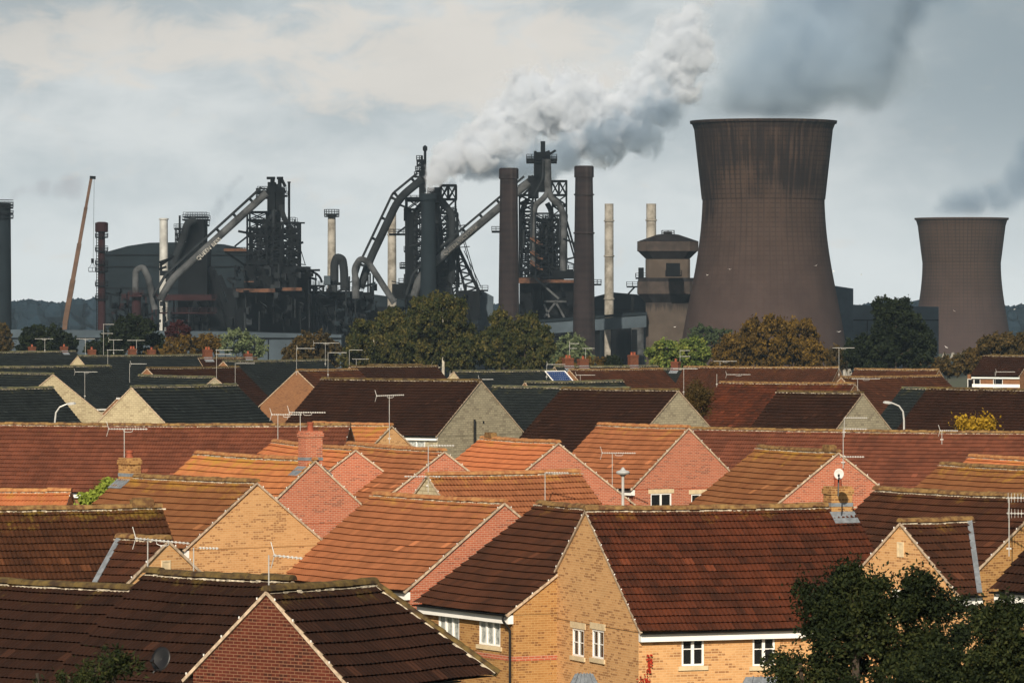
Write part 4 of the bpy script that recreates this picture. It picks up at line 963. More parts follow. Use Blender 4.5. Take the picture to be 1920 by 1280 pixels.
r,_ = stack('pipe_stack','slim red brown pipe stack with a caged ladder, left of the long shed',190.5,416,660,13,15,1420,M_redst,(432,),3.0,flare=.9)
for y in (444,470,495,508,535,560): galley(r,190,y,12,1420,h=1.1)
m = MB()
for y in range(425,650,5): m.bar(at(181,y,1420)-r.location, at(185,y,1420)-r.location,.15)
for x in (181,185): m.bar(at(x,420,1420)-r.location, at(x,650,1420)-r.location,.2)
m.build('ladder', M_steel, r)
# crane with a man basket
r = works('mobile_crane','tall telescopic crane boom leaning right with a hook block hanging by the red stack',122,1430,'crane'); O = r.location
m = MB(); a = at(122,606,1430); b = at(171,334,1430)
for i,(f0,f1,w) in enumerate(((0,.3,1.5),(.3,.55,1.25),(.55,.8,1.0),(.8,1.0,.8))): m.bar(a.lerp(b,f0), a.lerp(b,f1), w, w)
m.build('boom', M_boom, r, off=O)
m = MB(); m.bar(b+Vector((-.4,0,.2)), b+Vector((1.3,0,.1)), .9); m.tube([b+Vector((.9,0,0)), at(174.5,500,1430)], .05, 5); m.build('boom_head', M_steel, r, off=O)
m = MB(); c = at(173.5,506,1430); m.box((c.x-1.1,c.y-.8,c.z-.6),(c.x+1.1,c.y+.8,c.z-.4)); 
for x in (-1.1,0,1.1): m.bar((c.x+x,c.y-.8,c.z-.5),(c.x+x,c.y-.8,c.z+.7),.14)
m.bar((c.x-1.1,c.y-.8,c.z+.7),(c.x+1.1,c.y-.8,c.z+.7),.14); m.bar((c.x-1.0,c.y,c.z+.6),(c.x,c.y,c.z+2.2),.1); m.bar((c.x+1.0,c.y,c.z+.6),(c.x,c.y,c.z+2.2),.1); m.box((c.x-.4,c.y-.3,c.z+2),(c.x+.4,c.y+.3,c.z+3.4))
m.build('basket', M_steel, r, off=O)
m = MB(); m.box((a.x-4,a.y-1.5,GZ+1.2),(a.x+7,a.y+1.5,GZ+3)); m.box((a.x-3.5,a.y-1.3,GZ+3),(a.x+2.2,a.y+1.3,GZ+5)); m.bar((a.x-1.2,a.y,GZ+4.5),(a.x+.1,a.y,a.z+.5),1.4)
for x in (-3,-1,3.5,5.8):
    for yy in (-1.6,1.1): m.tube([(a.x+x,a.y+yy,GZ+.8),(a.x+x,a.y+yy+.5,GZ+.8)],.8,14)
m.build('carrier', M_boom, r, off=O)
# long shed with the bowed roof
def shed(label, outline, d, depth, mat, lines=(), cat='industrial shed', name='works_shed'):
    r = works(name, label, sum(p[0] for p in outline)/len(outline), d, cat); O = r.location
    m = MB(); top = [at(x,y,d) for x,y in outline]; x0, x1 = top[0].x, top[-1].x
    fr = [Vector((x0,d,GZ))]+top+[Vector((x1,d,GZ))]; m.poly(list(reversed(fr))); bk = [p+Vector((0,depth,0)) for p in fr]; m.poly(bk)
    for i in range(len(fr)-1): m.poly([fr[i],fr[i+1],bk[i+1],bk[i]])
    m.build('cladding', mat, r, off=O)
    if lines:
        m = MB()
        for y in lines: z = at(0,y,d).z; m.box((x0,d-.4,z-.2),(x1,d+.1,z+.2))
        k = x0
        while k < x1-4: m.box((k,d-.25,GZ),(k+.3,d+.1,min(at(0,y,d).z for y in lines[-1:])+.0)); k += 12.5
        m.build('rail', M_steel, r, off=O)
    return r
shed('long dark shed with a bowed roof behind the left furnaces',[(197,473),(240,461),(280,455),(350,454),(420,458),(470,470),(500,490)],1620,90,M_shed,(478,500,540))
shed('low dark shed behind the pale chimney near the coal tower',[(1100,572),(1118,556),(1150,548),(1195,552),(1212,562)],1590,50,M_shed,(580,))
shed('grey boxy building right of the large cooling tower',[(1548,533),(1600,541)],1560,40,M_shedl)
shed('grey sloping roofed building behind the dark tree',[(1555,560),(1600,571),(1640,573),(1760,575)],1600,60,M_shedl,(600,))
shed('small blue grey shed at the foot of the middle furnace',[(895,540),(925,556)],1500,20,M_shedl)
shed('low grey wall of sheds across the foot of the left furnaces',[(20,618),(420,622),(640,628)],1400,30,M_shedl,(634,))
shed('low sheds across the middle of the works behind the trees',[(560,575),(640,560),(700,552),(760,560),(900,580),(1200,600)],1640,30,M_shed,(600,))
shed('low dark building beyond the right cooling tower',[(1880,626),(1935,634)],2050,30,M_shed)
# covered conveyor
r = works('conveyor_bridge','pale grey covered conveyor bridge passing behind the right brick chimney',1120,1420,'conveyor'); O = r.location
m = MB(); a0,a1,b0,b1 = at(1000,606,1420),at(1212,590,1420),at(1000,627,1420),at(1212,613,1420)
for dy in (0,):
    m.raw([a0,a1,b1,b0]+[p+Vector((0,5,0)) for p in (a0,a1,b1,b0)],[(3,2,1,0),(4,5,6,7),(0,1,5,4),(2,3,7,6)])
m.build('gallery', M_shedl, r, off=O)
m = MB(); m.bar(at(998,603,1420)+Vector((0,2.5,0)), at(1213,587,1420)+Vector((0,2.5,0)), 6.0, .8); m.build('roof', M_shed, r, off=O)
m = MB()
for x in (1030,1120,1190): m.cut(); m.bar(at(x,618,1420)+Vector((0,2.5,0)), Vector((at(x,618,1420).x,1422.5,GZ)), 1.6)
for x in (): m.bar(at(x,618,1420)+Vector((0,2.5,0)), Vector((at(x,618,1420).x,1422.5,GZ)), 1.6)
m.build('support', M_steel, r, off=O)
for nm, x, w, mt, lab in (('dust_silo',1120,26,M_shed,'dark silo under the conveyor, left'),('dust_silo',1165,40,M_steel,'wide dark silo under the conveyor'),('dust_silo',1195,26,M_pipe,'pale stained silo left of the coal tower')):
    r = works(nm, lab, x, 1450, 'silo'); m = MB(); k = 1450/F; h = at(0,612,1450).z-GZ; m.lathe((0,0,0), [(w/2*k,0),(w/2*k,h),(w/2*k*.7,h+1)], 24); m.build('silo_body', mt, r)
# coal tower
def soot_mat():
    m, t, b = newmat('stained concrete', .9); oc = N(t, 'ShaderNodeTexCoord').outputs['Object']
    s = N(t, 'ShaderNodeSeparateXYZ'); t.links.new(oc, s.inputs[0])
    cb = N(t, 'ShaderNodeCombineXYZ'); t.links.new(s.outputs[0], cb.inputs[0]); t.links.new(math_n(t,'MULTIPLY',s.outputs[2],.08), cb.inputs[1])
    st = tnoise(t, cb.outputs[0], .6, 6, .7); zz = s.outputs[2]
    col = mixc(t, smooth(t, tnoise(t, oc, .3, 5), .3, .7), (.068,.055,.045), (.050,.040,.033))
    zb = at(0,567,1430).z-GZ
    f = math_n(t,'ADD',math_n(t,'MULTIPLY',math_n(t,'SUBTRACT',zz,zb),.12),math_n(t,'MULTIPLY',st,1.6)); 
    col = mixc(t, math_n(t,'MULTIPLY',math_n(t,'MULTIPLY',smooth(t,f,.45,.75),math_n(t,'LESS_THAN',zz,zb+.6)),.9), col, (.016,.014,.014))
    col = mixc(t, math_n(t,'MULTIPLY',smooth(t,st,.52,.7),.45), col, (.06,.045,.035))
    t.links.new(col, b.inputs['Base Color']); return m
M_soot = soot_mat(); M_sootd = simple('soot blackened concrete', (.013,.012,.013), .9, var=.5, scale=.4, spec=.1); M_sootm = simple('grey brown concrete band', (.038,.029,.025), .9, var=.4, scale=.4)
r = works('coal_tower','stepped concrete coal tower with two overhanging soot black collars',1251,1430,'tower'); O = r.location
def octo(m, rows, d=1430, cx=1252, cham=.30):
    vs = []; 
    for y, w in rows:
        k = d/F; a = w/2*k; c = a*cham; dp = a*.8; z = at(0,y,d).z
        for x_, y_ in ((-a+c,-dp),(a-c,-dp),(a,-dp+c),(a,dp-c),(a-c,dp),(-a+c,dp),(-a,dp-c),(-a,-dp+c)): vs.append((at(cx,0,d).x+x_, d+y_, z))
    n = len(rows); m.raw(vs, [(i*8+(j+1)%8, i*8+j, i*8+8+j, i*8+8+(j+1)%8)[::-1] for i in range(n-1) for j in range(8)]+[tuple(range(8)), tuple(range(n*8-1,n*8-9,-1))])
m = MB(); octo(m, [(690,83),(567,83)],cham=.12); m.build('lower_shaft', M_soot, r, off=O)
m = MB(); octo(m, [(567,82),(551,112)]); m.build('lower_collar', M_sootd, r, off=O)
m = MB(); octo(m, [(551,113),(528,113)]); m.build('lower_band', M_sootm, r, off=O)
m = MB(); octo(m, [(528,112),(521,108)]); m.build('gallery', M_sootd, r, off=O)
m = MB(); octo(m, [(521,82),(486,82)],cham=.12); m.build('upper_shaft', M_soot, r, off=O)
m = MB(); octo(m, [(486,80),(471,110)]); m.build('upper_collar', M_sootd, r, off=O)
m = MB(); octo(m, [(471,113),(453,113)]); m.build('upper_band', M_sootm, r, off=O)
m = MB(); octo(m, [(453,114),(440,40),(438,10)]); m.build('roof', M_sootd, r, off=O)
m = MB(); octo(m, [(441,16),(434,16)],cham=.05); deck(m,1241,1264,440,1430,5); m.build('roof_cabin', M_sootd, r, off=O)
m = MB(); a = at(1262,506,1415); m.box((a.x-2,1413,a.z-2),(a.x+2,1417,a.z+2)); deck(m,1248,1278,515,1412,3); deck(m,1192,1212,520,1430,5); a = at(1202,508,1430); m.box((a.x-.8,1429,a.z-2),(a.x+.8,1431,a.z+1)); m.build('walkway', M_steel, r, off=O)
r = works('walkway_tower','thin steel walkway arm left of the coal tower',1185,1460,'walkway'); O = r.location
m = MB(); deck(m,1175,1197,536,1460,3); m.bar(at(1177,552,1460),at(1190,538,1460),.5); m.bar(at(1186,552,1460),Vector((at(1186,552,1460).x,1460,GZ)),1.0); m.build('frame', M_steel, r, off=O)

# ---- blast furnaces
def beamline(m, pts, d, wpx, dd=0, h=None):
    for a, b in zip(pts, pts[1:]): m.bar(at(*a,d)+Vector((0,dd,0)), at(*b,d)+Vector((0,dd,0)), h or wpx*d/F, wpx*d/F)
def incline(root, pts, d, w, gap, w2, text=None, t_at=None, rusty=False):
    """skip incline: the thick enclosed girder below, the thin rail girder above it"""
    O = root.location; m = MB()
    P_ = [at(*p,d) for p in pts]
    if text or len(pts) > 2: pipe(m, pts, d, w/2, 12)
    else: pipe(m, pts, d, w/2, 12)
    m.build('incline_girder', M_pipe if text else M_steel2, root, off=O)
    m = MB(); up = []
    for a, b in zip(pts, pts[1:]):
        dx, dy = b[0]-a[0], b[1]-a[1]; l = math.hypot(dx, dy); n = (dy/l, -dx/l)
        if n[1] > 0: n = (-n[0], -n[1])
        up.append(((a[0]+n[0]*gap, a[1]+n[1]*gap), (b[0]+n[0]*gap, b[1]+n[1]*gap)))
    for i, (a, b) in enumerate(up):
        m.bar(at(*a,d), at(*b,d), 3.0, w2*d/F)
        if i+1 < len(up): m.bar(at(*b,d), at(*up[i+1][0],d), 3.0, w2*d/F)
        L_ = math.hypot(b[0]-a[0], b[1]-a[1]); k = 0
        while k < L_:
            t = k/L_; c = (a[0]+(b[0]-a[0])*t, a[1]+(b[1]-a[1])*t); p0, p1 = pts[i], pts[i+1]; e = (p0[0]+(p1[0]-p0[0])*t, p0[1]+(p1[1]-p0[1])*t)
            m.bar(at(*c,d), at(*e,d), .8, .8); k += 42
    m.build('rail_girder', M_steel2, root, off=O)
    if text:
        (cx, cy), size = t_at[0], t_at[1]; cu = bpy.data.curves.new('lettering', 'FONT'); cu.body = text; cu.size = size; cu.align_x = 'CENTER'; cu.align_y = 'CENTER'; cu.extrude = .06; cu.offset = .02; cu.space_character = 1.06
        tmp = bpy.data.objects.new('tmp', cu); COL.objects.link(tmp); dg = bpy.context.evaluated_depsgraph_get(); me = bpy.data.meshes.new_from_object(tmp.evaluated_get(dg)); bpy.data.objects.remove(tmp)
        me.materials.clear(); me.materials.append(M_sign if 'BESS' in text else M_sign2); o = bpy.data.objects.new('lettering', me); COL.objects.link(o); o.parent = root
        a, b = at(*pts[t_at[2]],d), at(*pts[t_at[2]+1],d); ang = math.atan2(b.z-a.z, b.x-a.x); c = at(cx, cy, d)
        o.location = c+Vector((0, -w/2*d/F-.35, 0))-O; o.rotation_euler = (R(90), -ang, 0)
def clutter(root, name, x0, x1, y0, y1, d, depth, seed, nbox, npipe, mats, boxw=(3,11), boxh=(2,14)):
    """boxes, ducts and stairs that fill the body of the plant, one mesh per material"""
    rc = random.Random(seed); O = root.location
    for mi, mat in enumerate(mats):
        m = MB()
        for k in range(nbox):
            x = rc.uniform(x0, x1); w = rc.uniform(*boxw); h = rc.uniform(*boxh); y = rc.uniform(y0, y1); dd = d+rc.uniform(-depth/2, depth/2)
            a = at(x-w/2, y, dd); b = at(x+w/2, y+h, dd); dp = rc.uniform(1.5, 5); m.box((a.x,dd-dp,b.z),(b.x,dd+dp,a.z))
        for k in range(npipe):
            x = rc.uniform(x0, x1); y = rc.uniform(y0, y1); dd = d+rc.uniform(-depth/2, depth/2); x2 = x+rc.choice((0,0,rc.uniform(-30,30))); y2 = y+rc.uniform(15,55) if x2 == x else y+rc.uniform(-12,12)
            pipe(m, [(x,y),(x2,min(y2,y1+20))], dd, rc.uniform(.8,2.4), 7)
        m.build(name, mat, root, off=O)['kind'] = 'stuff'
# A: Queen Bess
r = works('blast_furnace','left blast furnace with the long incline lettered Queen Bess',515,1450,'blast furnace'); O = r.location; d = 1450
m = MB(); k = d/F
c = at(514,600,d); m.lathe((c.x,d,GZ), [(36*k,0),(30*k,at(0,520,d).z-GZ),(17*k,at(0,470,d).z-GZ),(12*k,at(0,425,d).z-GZ),(13*k,at(0,400,d).z-GZ),(13*k,at(0,350,d).z-GZ),(9*k,at(0,345,d).z-GZ)], 24); m.build('furnace_shell', M_steel, r, off=O)
m = MB(); 
for x0,x1,y0,y1 in ((503,517,342,400),(519,533,352,395),(508,514,333,350),(522,527,334,352)):
    a = at(x0,y0,d); b = at(x1,y1,d); m.box((a.x,d-4,b.z),(b.x,d+4,a.z))
m.bar(at(500,334,d),at(516,334,d),.8); m.bar(at(519,334,d),at(531,334,d),.8); m.bar(at(528,336,d),at(535,350,d),.9); m.build('furnace_top', M_steel, r, off=O)
m = MB(); deck(m,484,536,358,d,9); deck(m,482,500,368,d,9); deck(m,520,538,366,d,9); lattice(m,482,502,354,372,d,8,2,.3)
for y, x0, x1 in ((416,478,556),(440,464,560),(472,424,562),(492,462,562),(510,460,566)): deck(m,x0,x1,y,d,14)
m.build('deck', M_steel, r, off=O)
m = MB(); lattice(m,466,502,398,520,d,14,8,.55); lattice(m,528,561,418,515,d,14,7,.6,True,1); lattice(m,500,530,420,500,d-9,4,5,.4); 
m.bar(at(556,418,d-7),at(562,440,d-7),.7); m.bar(at(562,462,d),at(572,495,d),.25); m.bar(at(440,462,d),at(468,440,d),.5); m.bar(at(426,474,d),at(470,506,d),.6)
lattice(m,470,560,430,512,d+5,5,7,.35,True,5); m.build('frame', M_steel, r, off=O)
m = MB(True); pipe(m,[(528,385),(534,410),(548,430),(549,480)],d,5,dd=-6); pipe(m,[(520,395),(500,420),(488,440),(486,500)],d,5,dd=-6); pipe(m,[(515,395),(516,420),(512,500)],d,3.5,dd=-8); m.build('uptake_pipe', M_steel2, r, off=O)
m = MB(); m.tube([at(542,342,d),at(542,418,d)],.4,6); m.bar(at(539,342,d),at(545,342,d),.5); m.build('mast', M_steel, r, off=O)
m = MB(True)
for x0,x1,y,h in ((443,516,541,7),(528,566,539,6),(458,480,527,2),(420,462,466,5)): a = at(x0,y,d-12); b = at(x1,y+h,d-12); m.box((a.x,d-13,b.z),(b.x,d-11,a.z))
m.build('cast_house_cladding', M_rust, r, off=O)
m = MB(True)
for x0,x1,y0 in ((462,580,500),(430,470,540),(475,560,560),(556,582,505)): a = at(x0,y0,d+2); b = at(x1,660,d+2); m.box((a.x,d-9,GZ),(b.x,d+9,a.z))
m.build('cast_house', M_steel, r, off=O)
clutter(r,'pipework',432,585,495,600,d-8,10,3,26,26,[M_steel,M_steel2,M_steel]); clutter(r,'pipework',470,560,410,500,d,12,4,1,34,[M_steel,M_steel2])
incline(r,[(300,562),(322,524),(500,362)],d-14,14,14.5,4,'QUEEN BESS',((392,467),1.6,1))
# second tower behind the incline
r = works('skip_tower','dark hoist tower with a railed crown behind the Queen Bess incline',368,1490,'hoist tower'); O = r.location; d = 1490
m = MB(); a = at(352,412,d); b = at(386,640,d); m.box((a.x,d-8,GZ),(b.x,d+8,a.z)); a = at(338,455,d); b = at(392,640,d); m.box((a.x,d-10,GZ),(b.x,d+10,a.z)); m.build('tower_body', M_steel, r, off=O)
m = MB(); deck(m,344,392,411,d,12); deck(m,346,390,406,d,12); deck(m,328,346,428,d,8); deck(m,378,391,421,d,10); m.bar(at(337,404,d),at(337,450,d),.6); m.bar(at(330,438,d),at(340,462,d),.5); lattice(m,330,345,428,460,d,6,3,.3); m.build('deck', M_steel, r, off=O)
m = MB(); pipe(m,[(372,412),(356,420),(348,450),(335,480),(322,530)],d,7,dd=-12); m.build('downcomer', M_steel2, r, off=O)
m = MB()
for i,(x,x2) in enumerate(((396,420),(402,436),(412,455))): m.bar(at(x,500+i*8,d-10),at(x2,618,d-10),1.3)
for i in range(8): m.bar(at(398+i*2.2,510+i*13,d-10),at(404+i*6,505+i*13,d-10),.6); m.bar(at(398+i*2.2,510+i*13,d-10),at(408+i*6,520+i*13,d-10),.5)
a = at(395,540,d); b = at(440,640,d); m.raw([at(392,500,d),at(398,500,d),at(452,640,d),at(392,640,d)]+[p+Vector((0,8,0)) for p in (at(392,500,d),at(398,500,d),at(452,640,d),at(392,640,d))],[(3,2,1,0),(4,5,6,7),(0,1,5,4),(1,2,6,5),(2,3,7,6),(3,0,4,7)])
m.build('trestle', M_steel, r, off=O)
m = MB(); deck(m,296,405,560,d-14,5); deck(m,296,405,585,d-14,5); a = at(300,558,d-15); m.box((a.x,d-17,a.z-.8),(at(403,0,d).x,d-16,a.z+.8)); m.build('walkway', M_redst, r, off=O)
clutter(r,'pipework',300,400,560,620,d-12,8,9,14,14,[M_steel,M_steel2]); clutter(r,'pipework',206,300,540,610,d-20,20,19,16,14,[M_steel,M_shed,M_redst])
m = MB(); 
for a, b in (((298,492),(322,484)),((300,498),(326,480)),((298,505),(312,500)),((302,490),(302,512))): m.bar(at(*a,d-18),at(*b,d-18),.7)
m.bar(at(300,512,d-18),at(314,512,d-18),1.5); m.build('hoist_arm', M_steel, r, off=O)
# goose neck pipe in front of the shed
r = works('gas_main','pale goose-neck gas pipe in front of the long shed',265,1440,'gas pipe'); O = r.location; m = MB()
pipe(m,[(254,552),(254,507),(268,500),(278,520),(291,580)],1440,6); m.build('pipe', M_pipe, r, off=O)
m = MB(); pipe(m,[(256,548),(256,640)],1440,9); deck(m,243,268,553,1440,7); m.build('base', M_redst, r, off=O)
# mid plant
r = works('gas_plant','cluster of elbow pipes and tanks between the left and middle furnaces',640,1470,'gas cleaning plant'); O = r.location; d = 1470
m = MB(True); pipe(m,[(627,535),(627,495),(632,482),(642,486),(645,505),(646,545)],d,8); pipe(m,[(626,540),(626,510)],d,6.5); m.build('elbow_pipe', M_steel2, r, off=O)
m = MB(); a = at(608,517,d-5); b = at(620,534,d-5); m.box((a.x,d-8,b.z),(b.x,d-3,a.z)); m.build('cabin', M_shedl, r, off=O)
m = MB(); deck(m,604,680,546,d,14); deck(m,568,608,535,d,8); deck(m,600,700,556,d,14); lattice(m,588,606,535,560,d,8,2,.35); 
pts = [(575+28*math.sin(t*math.pi/2/8), 508+22*(1-math.cos(t*math.pi/2/8))) for t in range(9)]
m.tube([at(x,y,d) for x,y in pts],.4,6); m.bar(at(580,508,d),at(580,536,d),.4); deck(m,570,582,508,d,6); m.bar(at(592,511,d),at(592,536,d),.4)
for x in (648,655,690,694,700): m.bar(at(x,510+(x%7)*2,d),at(x,556,d),.5)
m.build('deck', M_steel, r, off=O)
m = MB(True)
for x0,x1,y0 in ((576,606,545),(600,700,548),(560,600,575),(690,760,575)): a = at(x0,y0,d+6); b = at(x1,0,d+6); m.box((a.x,d,GZ),(b.x,d+14,a.z))
m.build('plant_house', M_steel, r, off=O); clutter(r,'pipework',575,705,528,620,d-4,14,6,30,30,[M_steel,M_steel2,M_shed])
# B: middle furnace
r = works('blast_furnace','middle blast furnace wrapped in lattice, behind the smoking stack',800,1450,'blast furnace'); O = r.location; d = 1450; k = d/F
m = MB(); c = at(812,600,d); m.lathe((c.x,d,GZ), [(40*k,0),(34*k,at(0,540,d).z-GZ),(22*k,at(0,480,d).z-GZ),(17*k,at(0,420,d).z-GZ),(12*k,at(0,378,d).z-GZ),(11*k,at(0,352,d).z-GZ)], 24); m.build('furnace_shell', M_steel, r, off=O)
m = MB(); lattice(m,826,855,348,374,d,12,1,.6,True,2); lattice(m,828,854,374,400,d,12,1,.45,True,1); lattice(m,762,792,372,560,d,14,9,.55); lattice(m,824,858,400,560,d,14,8,.5,True,2)
m.bar(at(856,400,d),at(862,470,d),.5)
for a, b in (((858,405),(896,535)),((858,412),(890,530)),((870,470),(902,538))): m.bar(at(*a,d),at(*b,d),.25)
for i in range(7):
    x, y = 858+i*6.2, 462+i*13; m.bar(at(x,y,d),at(x+6.2,y+13,d),1.0); m.bar(at(852+i*3.2,y+8,d),at(x+6.2,y+13,d),.5); m.bar(at(x,y,d),at(852+i*3.2,y+8,d),.5); m.bar(at(852+i*3.2,y,d),at(855+i*3.2,y+13,d),.7)
lattice(m,764,856,392,540,d+5,5,11,.32,True,5); m.build('frame', M_steel, r, off=O)
m = MB()
for y,x0,x1 in ((438,730,792),(400,760,790),(375,760,792),(470,758,860),(500,752,862),(530,748,866),(543,893,915),(501,750,764)): deck(m,x0,x1,y,d,12)
m.bar(at(745,437,d),at(762,424,d),.5); m.build('deck', M_steel, r, off=O)
m = MB(True)
for x0,x1,y0,y1,mm in ((761,776,398,545,0),(736,790,532,560,0),(816,828,352,380,0),(768,850,540,640,0),(860,900,545,600,0)): a = at(x0,y0,d-2); b = at(x1,y1,d-2); m.box((a.x,d-8,b.z),(b.x,d+6,a.z))
m.build('hoist_house', M_steel, r, off=O)
m = MB(True); pipe(m,[(824,372),(834,384),(848,402),(849,440),(848,530)],d,6.5,dd=-7); pipe(m,[(800,376),(778,400),(776,440),(776,530)],d,6,dd=-6); m.build('uptake_pipe', M_steel2, r, off=O)
m = MB(); m.bar(at(794,300,d),at(794,372,d),1.6); m.bar(at(797,283,d),at(797,345,d),.8); m.bar(at(791,292,d),at(791,360,d),.7); m.lathe((at(797,0,d).x,d,at(0,285,d).z), [(.2,0),(.7,.5),(.7,1.5),(.2,2)], 10)
deck(m,783,795,308,d,6); deck(m,779,796,320,d,6); deck(m,781,792,300,d,6); deck(m,777,800,330,d,7); lattice(m,782,794,300,322,d,4,2,.25); m.box((at(786,0,d).x,d-3,at(0,372,d).z),(at(798,0,d).x,d+3,at(0,322,d).z)); m.build('hoist_head', M_steel, r, off=O)
clutter(r,'pipework',758,862,385,560,d-3,14,12,4,50,[M_steel,M_steel2]); clutter(r,'pipework',750,900,530,620,d-5,14,13,16,20,[M_steel])
incline(r,[(676,540),(692,490),(748,372),(792,336)],d-16,15,14.5,4)
m = MB(True); pipe(m,[(672,536),(669,503),(680,486),(694,492),(743,568)],d,6,dd=-22); pipe(m,[(672,560),(671,520)],d,7,dd=-22); m.build('downcomer', M_pipe, r, off=O)
# smoking stack before the middle furnace
r,_ = stack('smoking_stack','dark blue stack in front of the middle furnace, white steam pouring from it',803,363,545,25,30,1425,M_shed,(368,375),2.0,flare=.5)
# C: right furnace
r = works('blast_furnace','tall right blast furnace between the two brick chimneys, pale uptake pipes',1018,1450,'blast furnace'); O = r.location; d = 1450
m = MB(); c = at(1022,600,d); m.lathe((c.x,d,GZ), [(42*k,0),(36*k,at(0,530,d).z-GZ),(17*k,at(0,485,d).z-GZ),(14*k,at(0,450,d).z-GZ),(8*k,at(0,415,d).z-GZ)], 24); m.build('furnace_shell', M_steel, r, off=O)
m = MB()
for x0,x1,y0,y1 in ((1001,1033,300,337),(1005,1032,286,302),(1001,1006,284,300),(990,1010,330,372),(1010,1034,335,360)): a = at(x0,y0,d); b = at(x1,y1,d); m.box((a.x,d-4,b.z),(b.x,d+4,a.z))
m.bar(at(1018,265,d),at(1018,300,d),1.4); m.bar(at(1010,292,d),at(1031,284,d),.8); m.bar(at(1026,292,d),at(1042,282,d),.7); m.build('furnace_top', M_steel, r, off=O)
m = MB(); deck(m,987,1044,303,d,10); deck(m,987,1044,298,d,10)
for y,x0,x1 in ((410,980,1064),(437,974,1062),(450,985,1050),(472,974,1062),(492,974,1064),(505,974,1075),(433,922,938),(532,1113,1127)): deck(m,x0,x1,y,d,13)
m.build('deck', M_steel, r, off=O)
m = MB(); lattice(m,1034,1062,340,366,d,12,1,.5,True,2); lattice(m,1036,1062,366,500,d,12,7,.45,True,1); lattice(m,974,1004,366,520,d,12,10,.5,True,1); lattice(m,1004,1036,400,520,d-8,4,6,.4,True,1)
m.bar(at(1062,412,d),at(1078,470,d),.6); m.bar(at(1062,430,d),at(1082,500,d),.5); m.bar(at(972,350,d),at(1000,330,d),.8); m.bar(at(974,372,d),at(1002,345,d),.7)
lattice(m,978,1062,415,515,d+5,5,9,.32,True,5); m.build('frame', M_steel, r, off=O)
m = MB(True); pipe(m,[(1026,300),(1027,345),(1028,366)],d,7,dd=-7); pipe(m,[(1028,360),(1034,374),(1050,386),(1057,410),(1055,508)],d,6,dd=-8); pipe(m,[(1027,362),(1018,374),(1003,386),(1000,410),(999,500)],d,5.5,dd=-8); m.build('uptake_pipe', M_pipe, r, off=O)
m = MB(True); pipe(m,[(1018,300),(1018,338),(997,374),(995,480)],d,2.2,dd=-9); pipe(m,[(1026,380),(1034,395),(1034,470)],d,5,dd=6); pipe(m,[(990,372),(980,390),(978,470)],d,5,dd=4); m.build('bleeder_pipe', M_steel2, r, off=O)
m = MB()
for y in (446,472,492): 
    m.cut()
    m.bar(at(994,y,d-9),at(1012,y+13,d-9),2.0,.5); m.bar(at(994,y-5,d-9),at(1012,y+8,d-9),.3)
    m.bar(at(1012,y+13,d-9),at(1018,y+13,d-9),2.0,.5)
m.build('stair', M_rust, r, off=O)
m = MB(True); a = at(972,521,d-12); b = at(1012,531,d-12); m.box((a.x,d-13,b.z),(b.x,d-11,a.z)); a = at(1012,524,d-12); b = at(1076,530,d-12); m.box((a.x,d-12.6,b.z),(b.x,d-11,a.z)); m.build('cast_house_cladding', M_rust, r, off=O)
m = MB(True); a = at(974,530,d); b = at(1076,0,d); m.box((a.x,d-8,GZ),(b.x,d+9,a.z)); a = at(1038,508,d-11); b = at(1078,523,d-11); m.box((a.x,d-13,b.z),(b.x,d-9,a.z)); m.build('cast_house', M_steel, r, off=O)
m = MB()
for a, b in (((1020,595),(1042,566)),((1042,566),(1058,595)),((1020,565),(1062,565)),((1030,595),(1020,570)),((1002,520),(1048,560))): m.bar(at(*a,d-16),at(*b,d-16),.6)
m.build('truss', M_pipe, r, off=O)
clutter(r,'pipework',976,1062,400,525,d-2,14,15,3,56,[M_steel,M_steel2]); clutter(r,'pipework',975,1075,530,600,d-10,8,16,10,14,[M_steel])
incline(r,[(776,556),(786,522),(812,494),(992,342)],d-15,15,14.5,4,'QUEEN VICTORIA',((864,451),1.55,2))
# forest far beyond and a long scatter of tree lumps
M_wood = simple('distant woodland', (.009,.018,.027), .95, var=.4, scale=.05, spec=0)  # blue in the base colour stands in for distance haze
rc = random.Random(2); m = MB()
def lump(m, c, r, rz):
    n1, n2 = 7, 5; vs = []
    for i in range(n2+1):
        ph = math.pi*i/n2
        for j in range(n1):
            th = 2*math.pi*j/n1; q = 1+rc.uniform(-.22,.22); vs.append((c[0]+r*q*math.sin(ph)*math.cos(th), c[1]+r*q*math.sin(ph)*math.sin(th), c[2]+rz*q*math.cos(ph)))
    m.raw(vs, [(i*n1+j, i*n1+(j+1)%n1, (i+1)*n1+(j+1)%n1, (i+1)*n1+j) for i in range(n2) for j in range(n1)])
for k in range(1500):
    px = rc.uniform(-60, 1980); dd = rc.uniform(3300, 3900); s_ = F/dd; yt = 566+5*math.sin(px*.021)+3*math.sin(px*.063+1)+rc.uniform(0,12)-(6 if px < 180 else 0)
    r_ = rc.uniform(4,9); p_ = at(px, yt, dd); lump(m, (p_.x, dd, p_.z-r_), r_, r_)
    if k % 2 == 0: lump(m, (p_.x, dd, p_.z-r_-9), r_*1.6, r_*1.6)
tag(m.build('far_wood', M_wood), 'dark blue line of woodland on the horizon', 'woodland', kind='stuff')
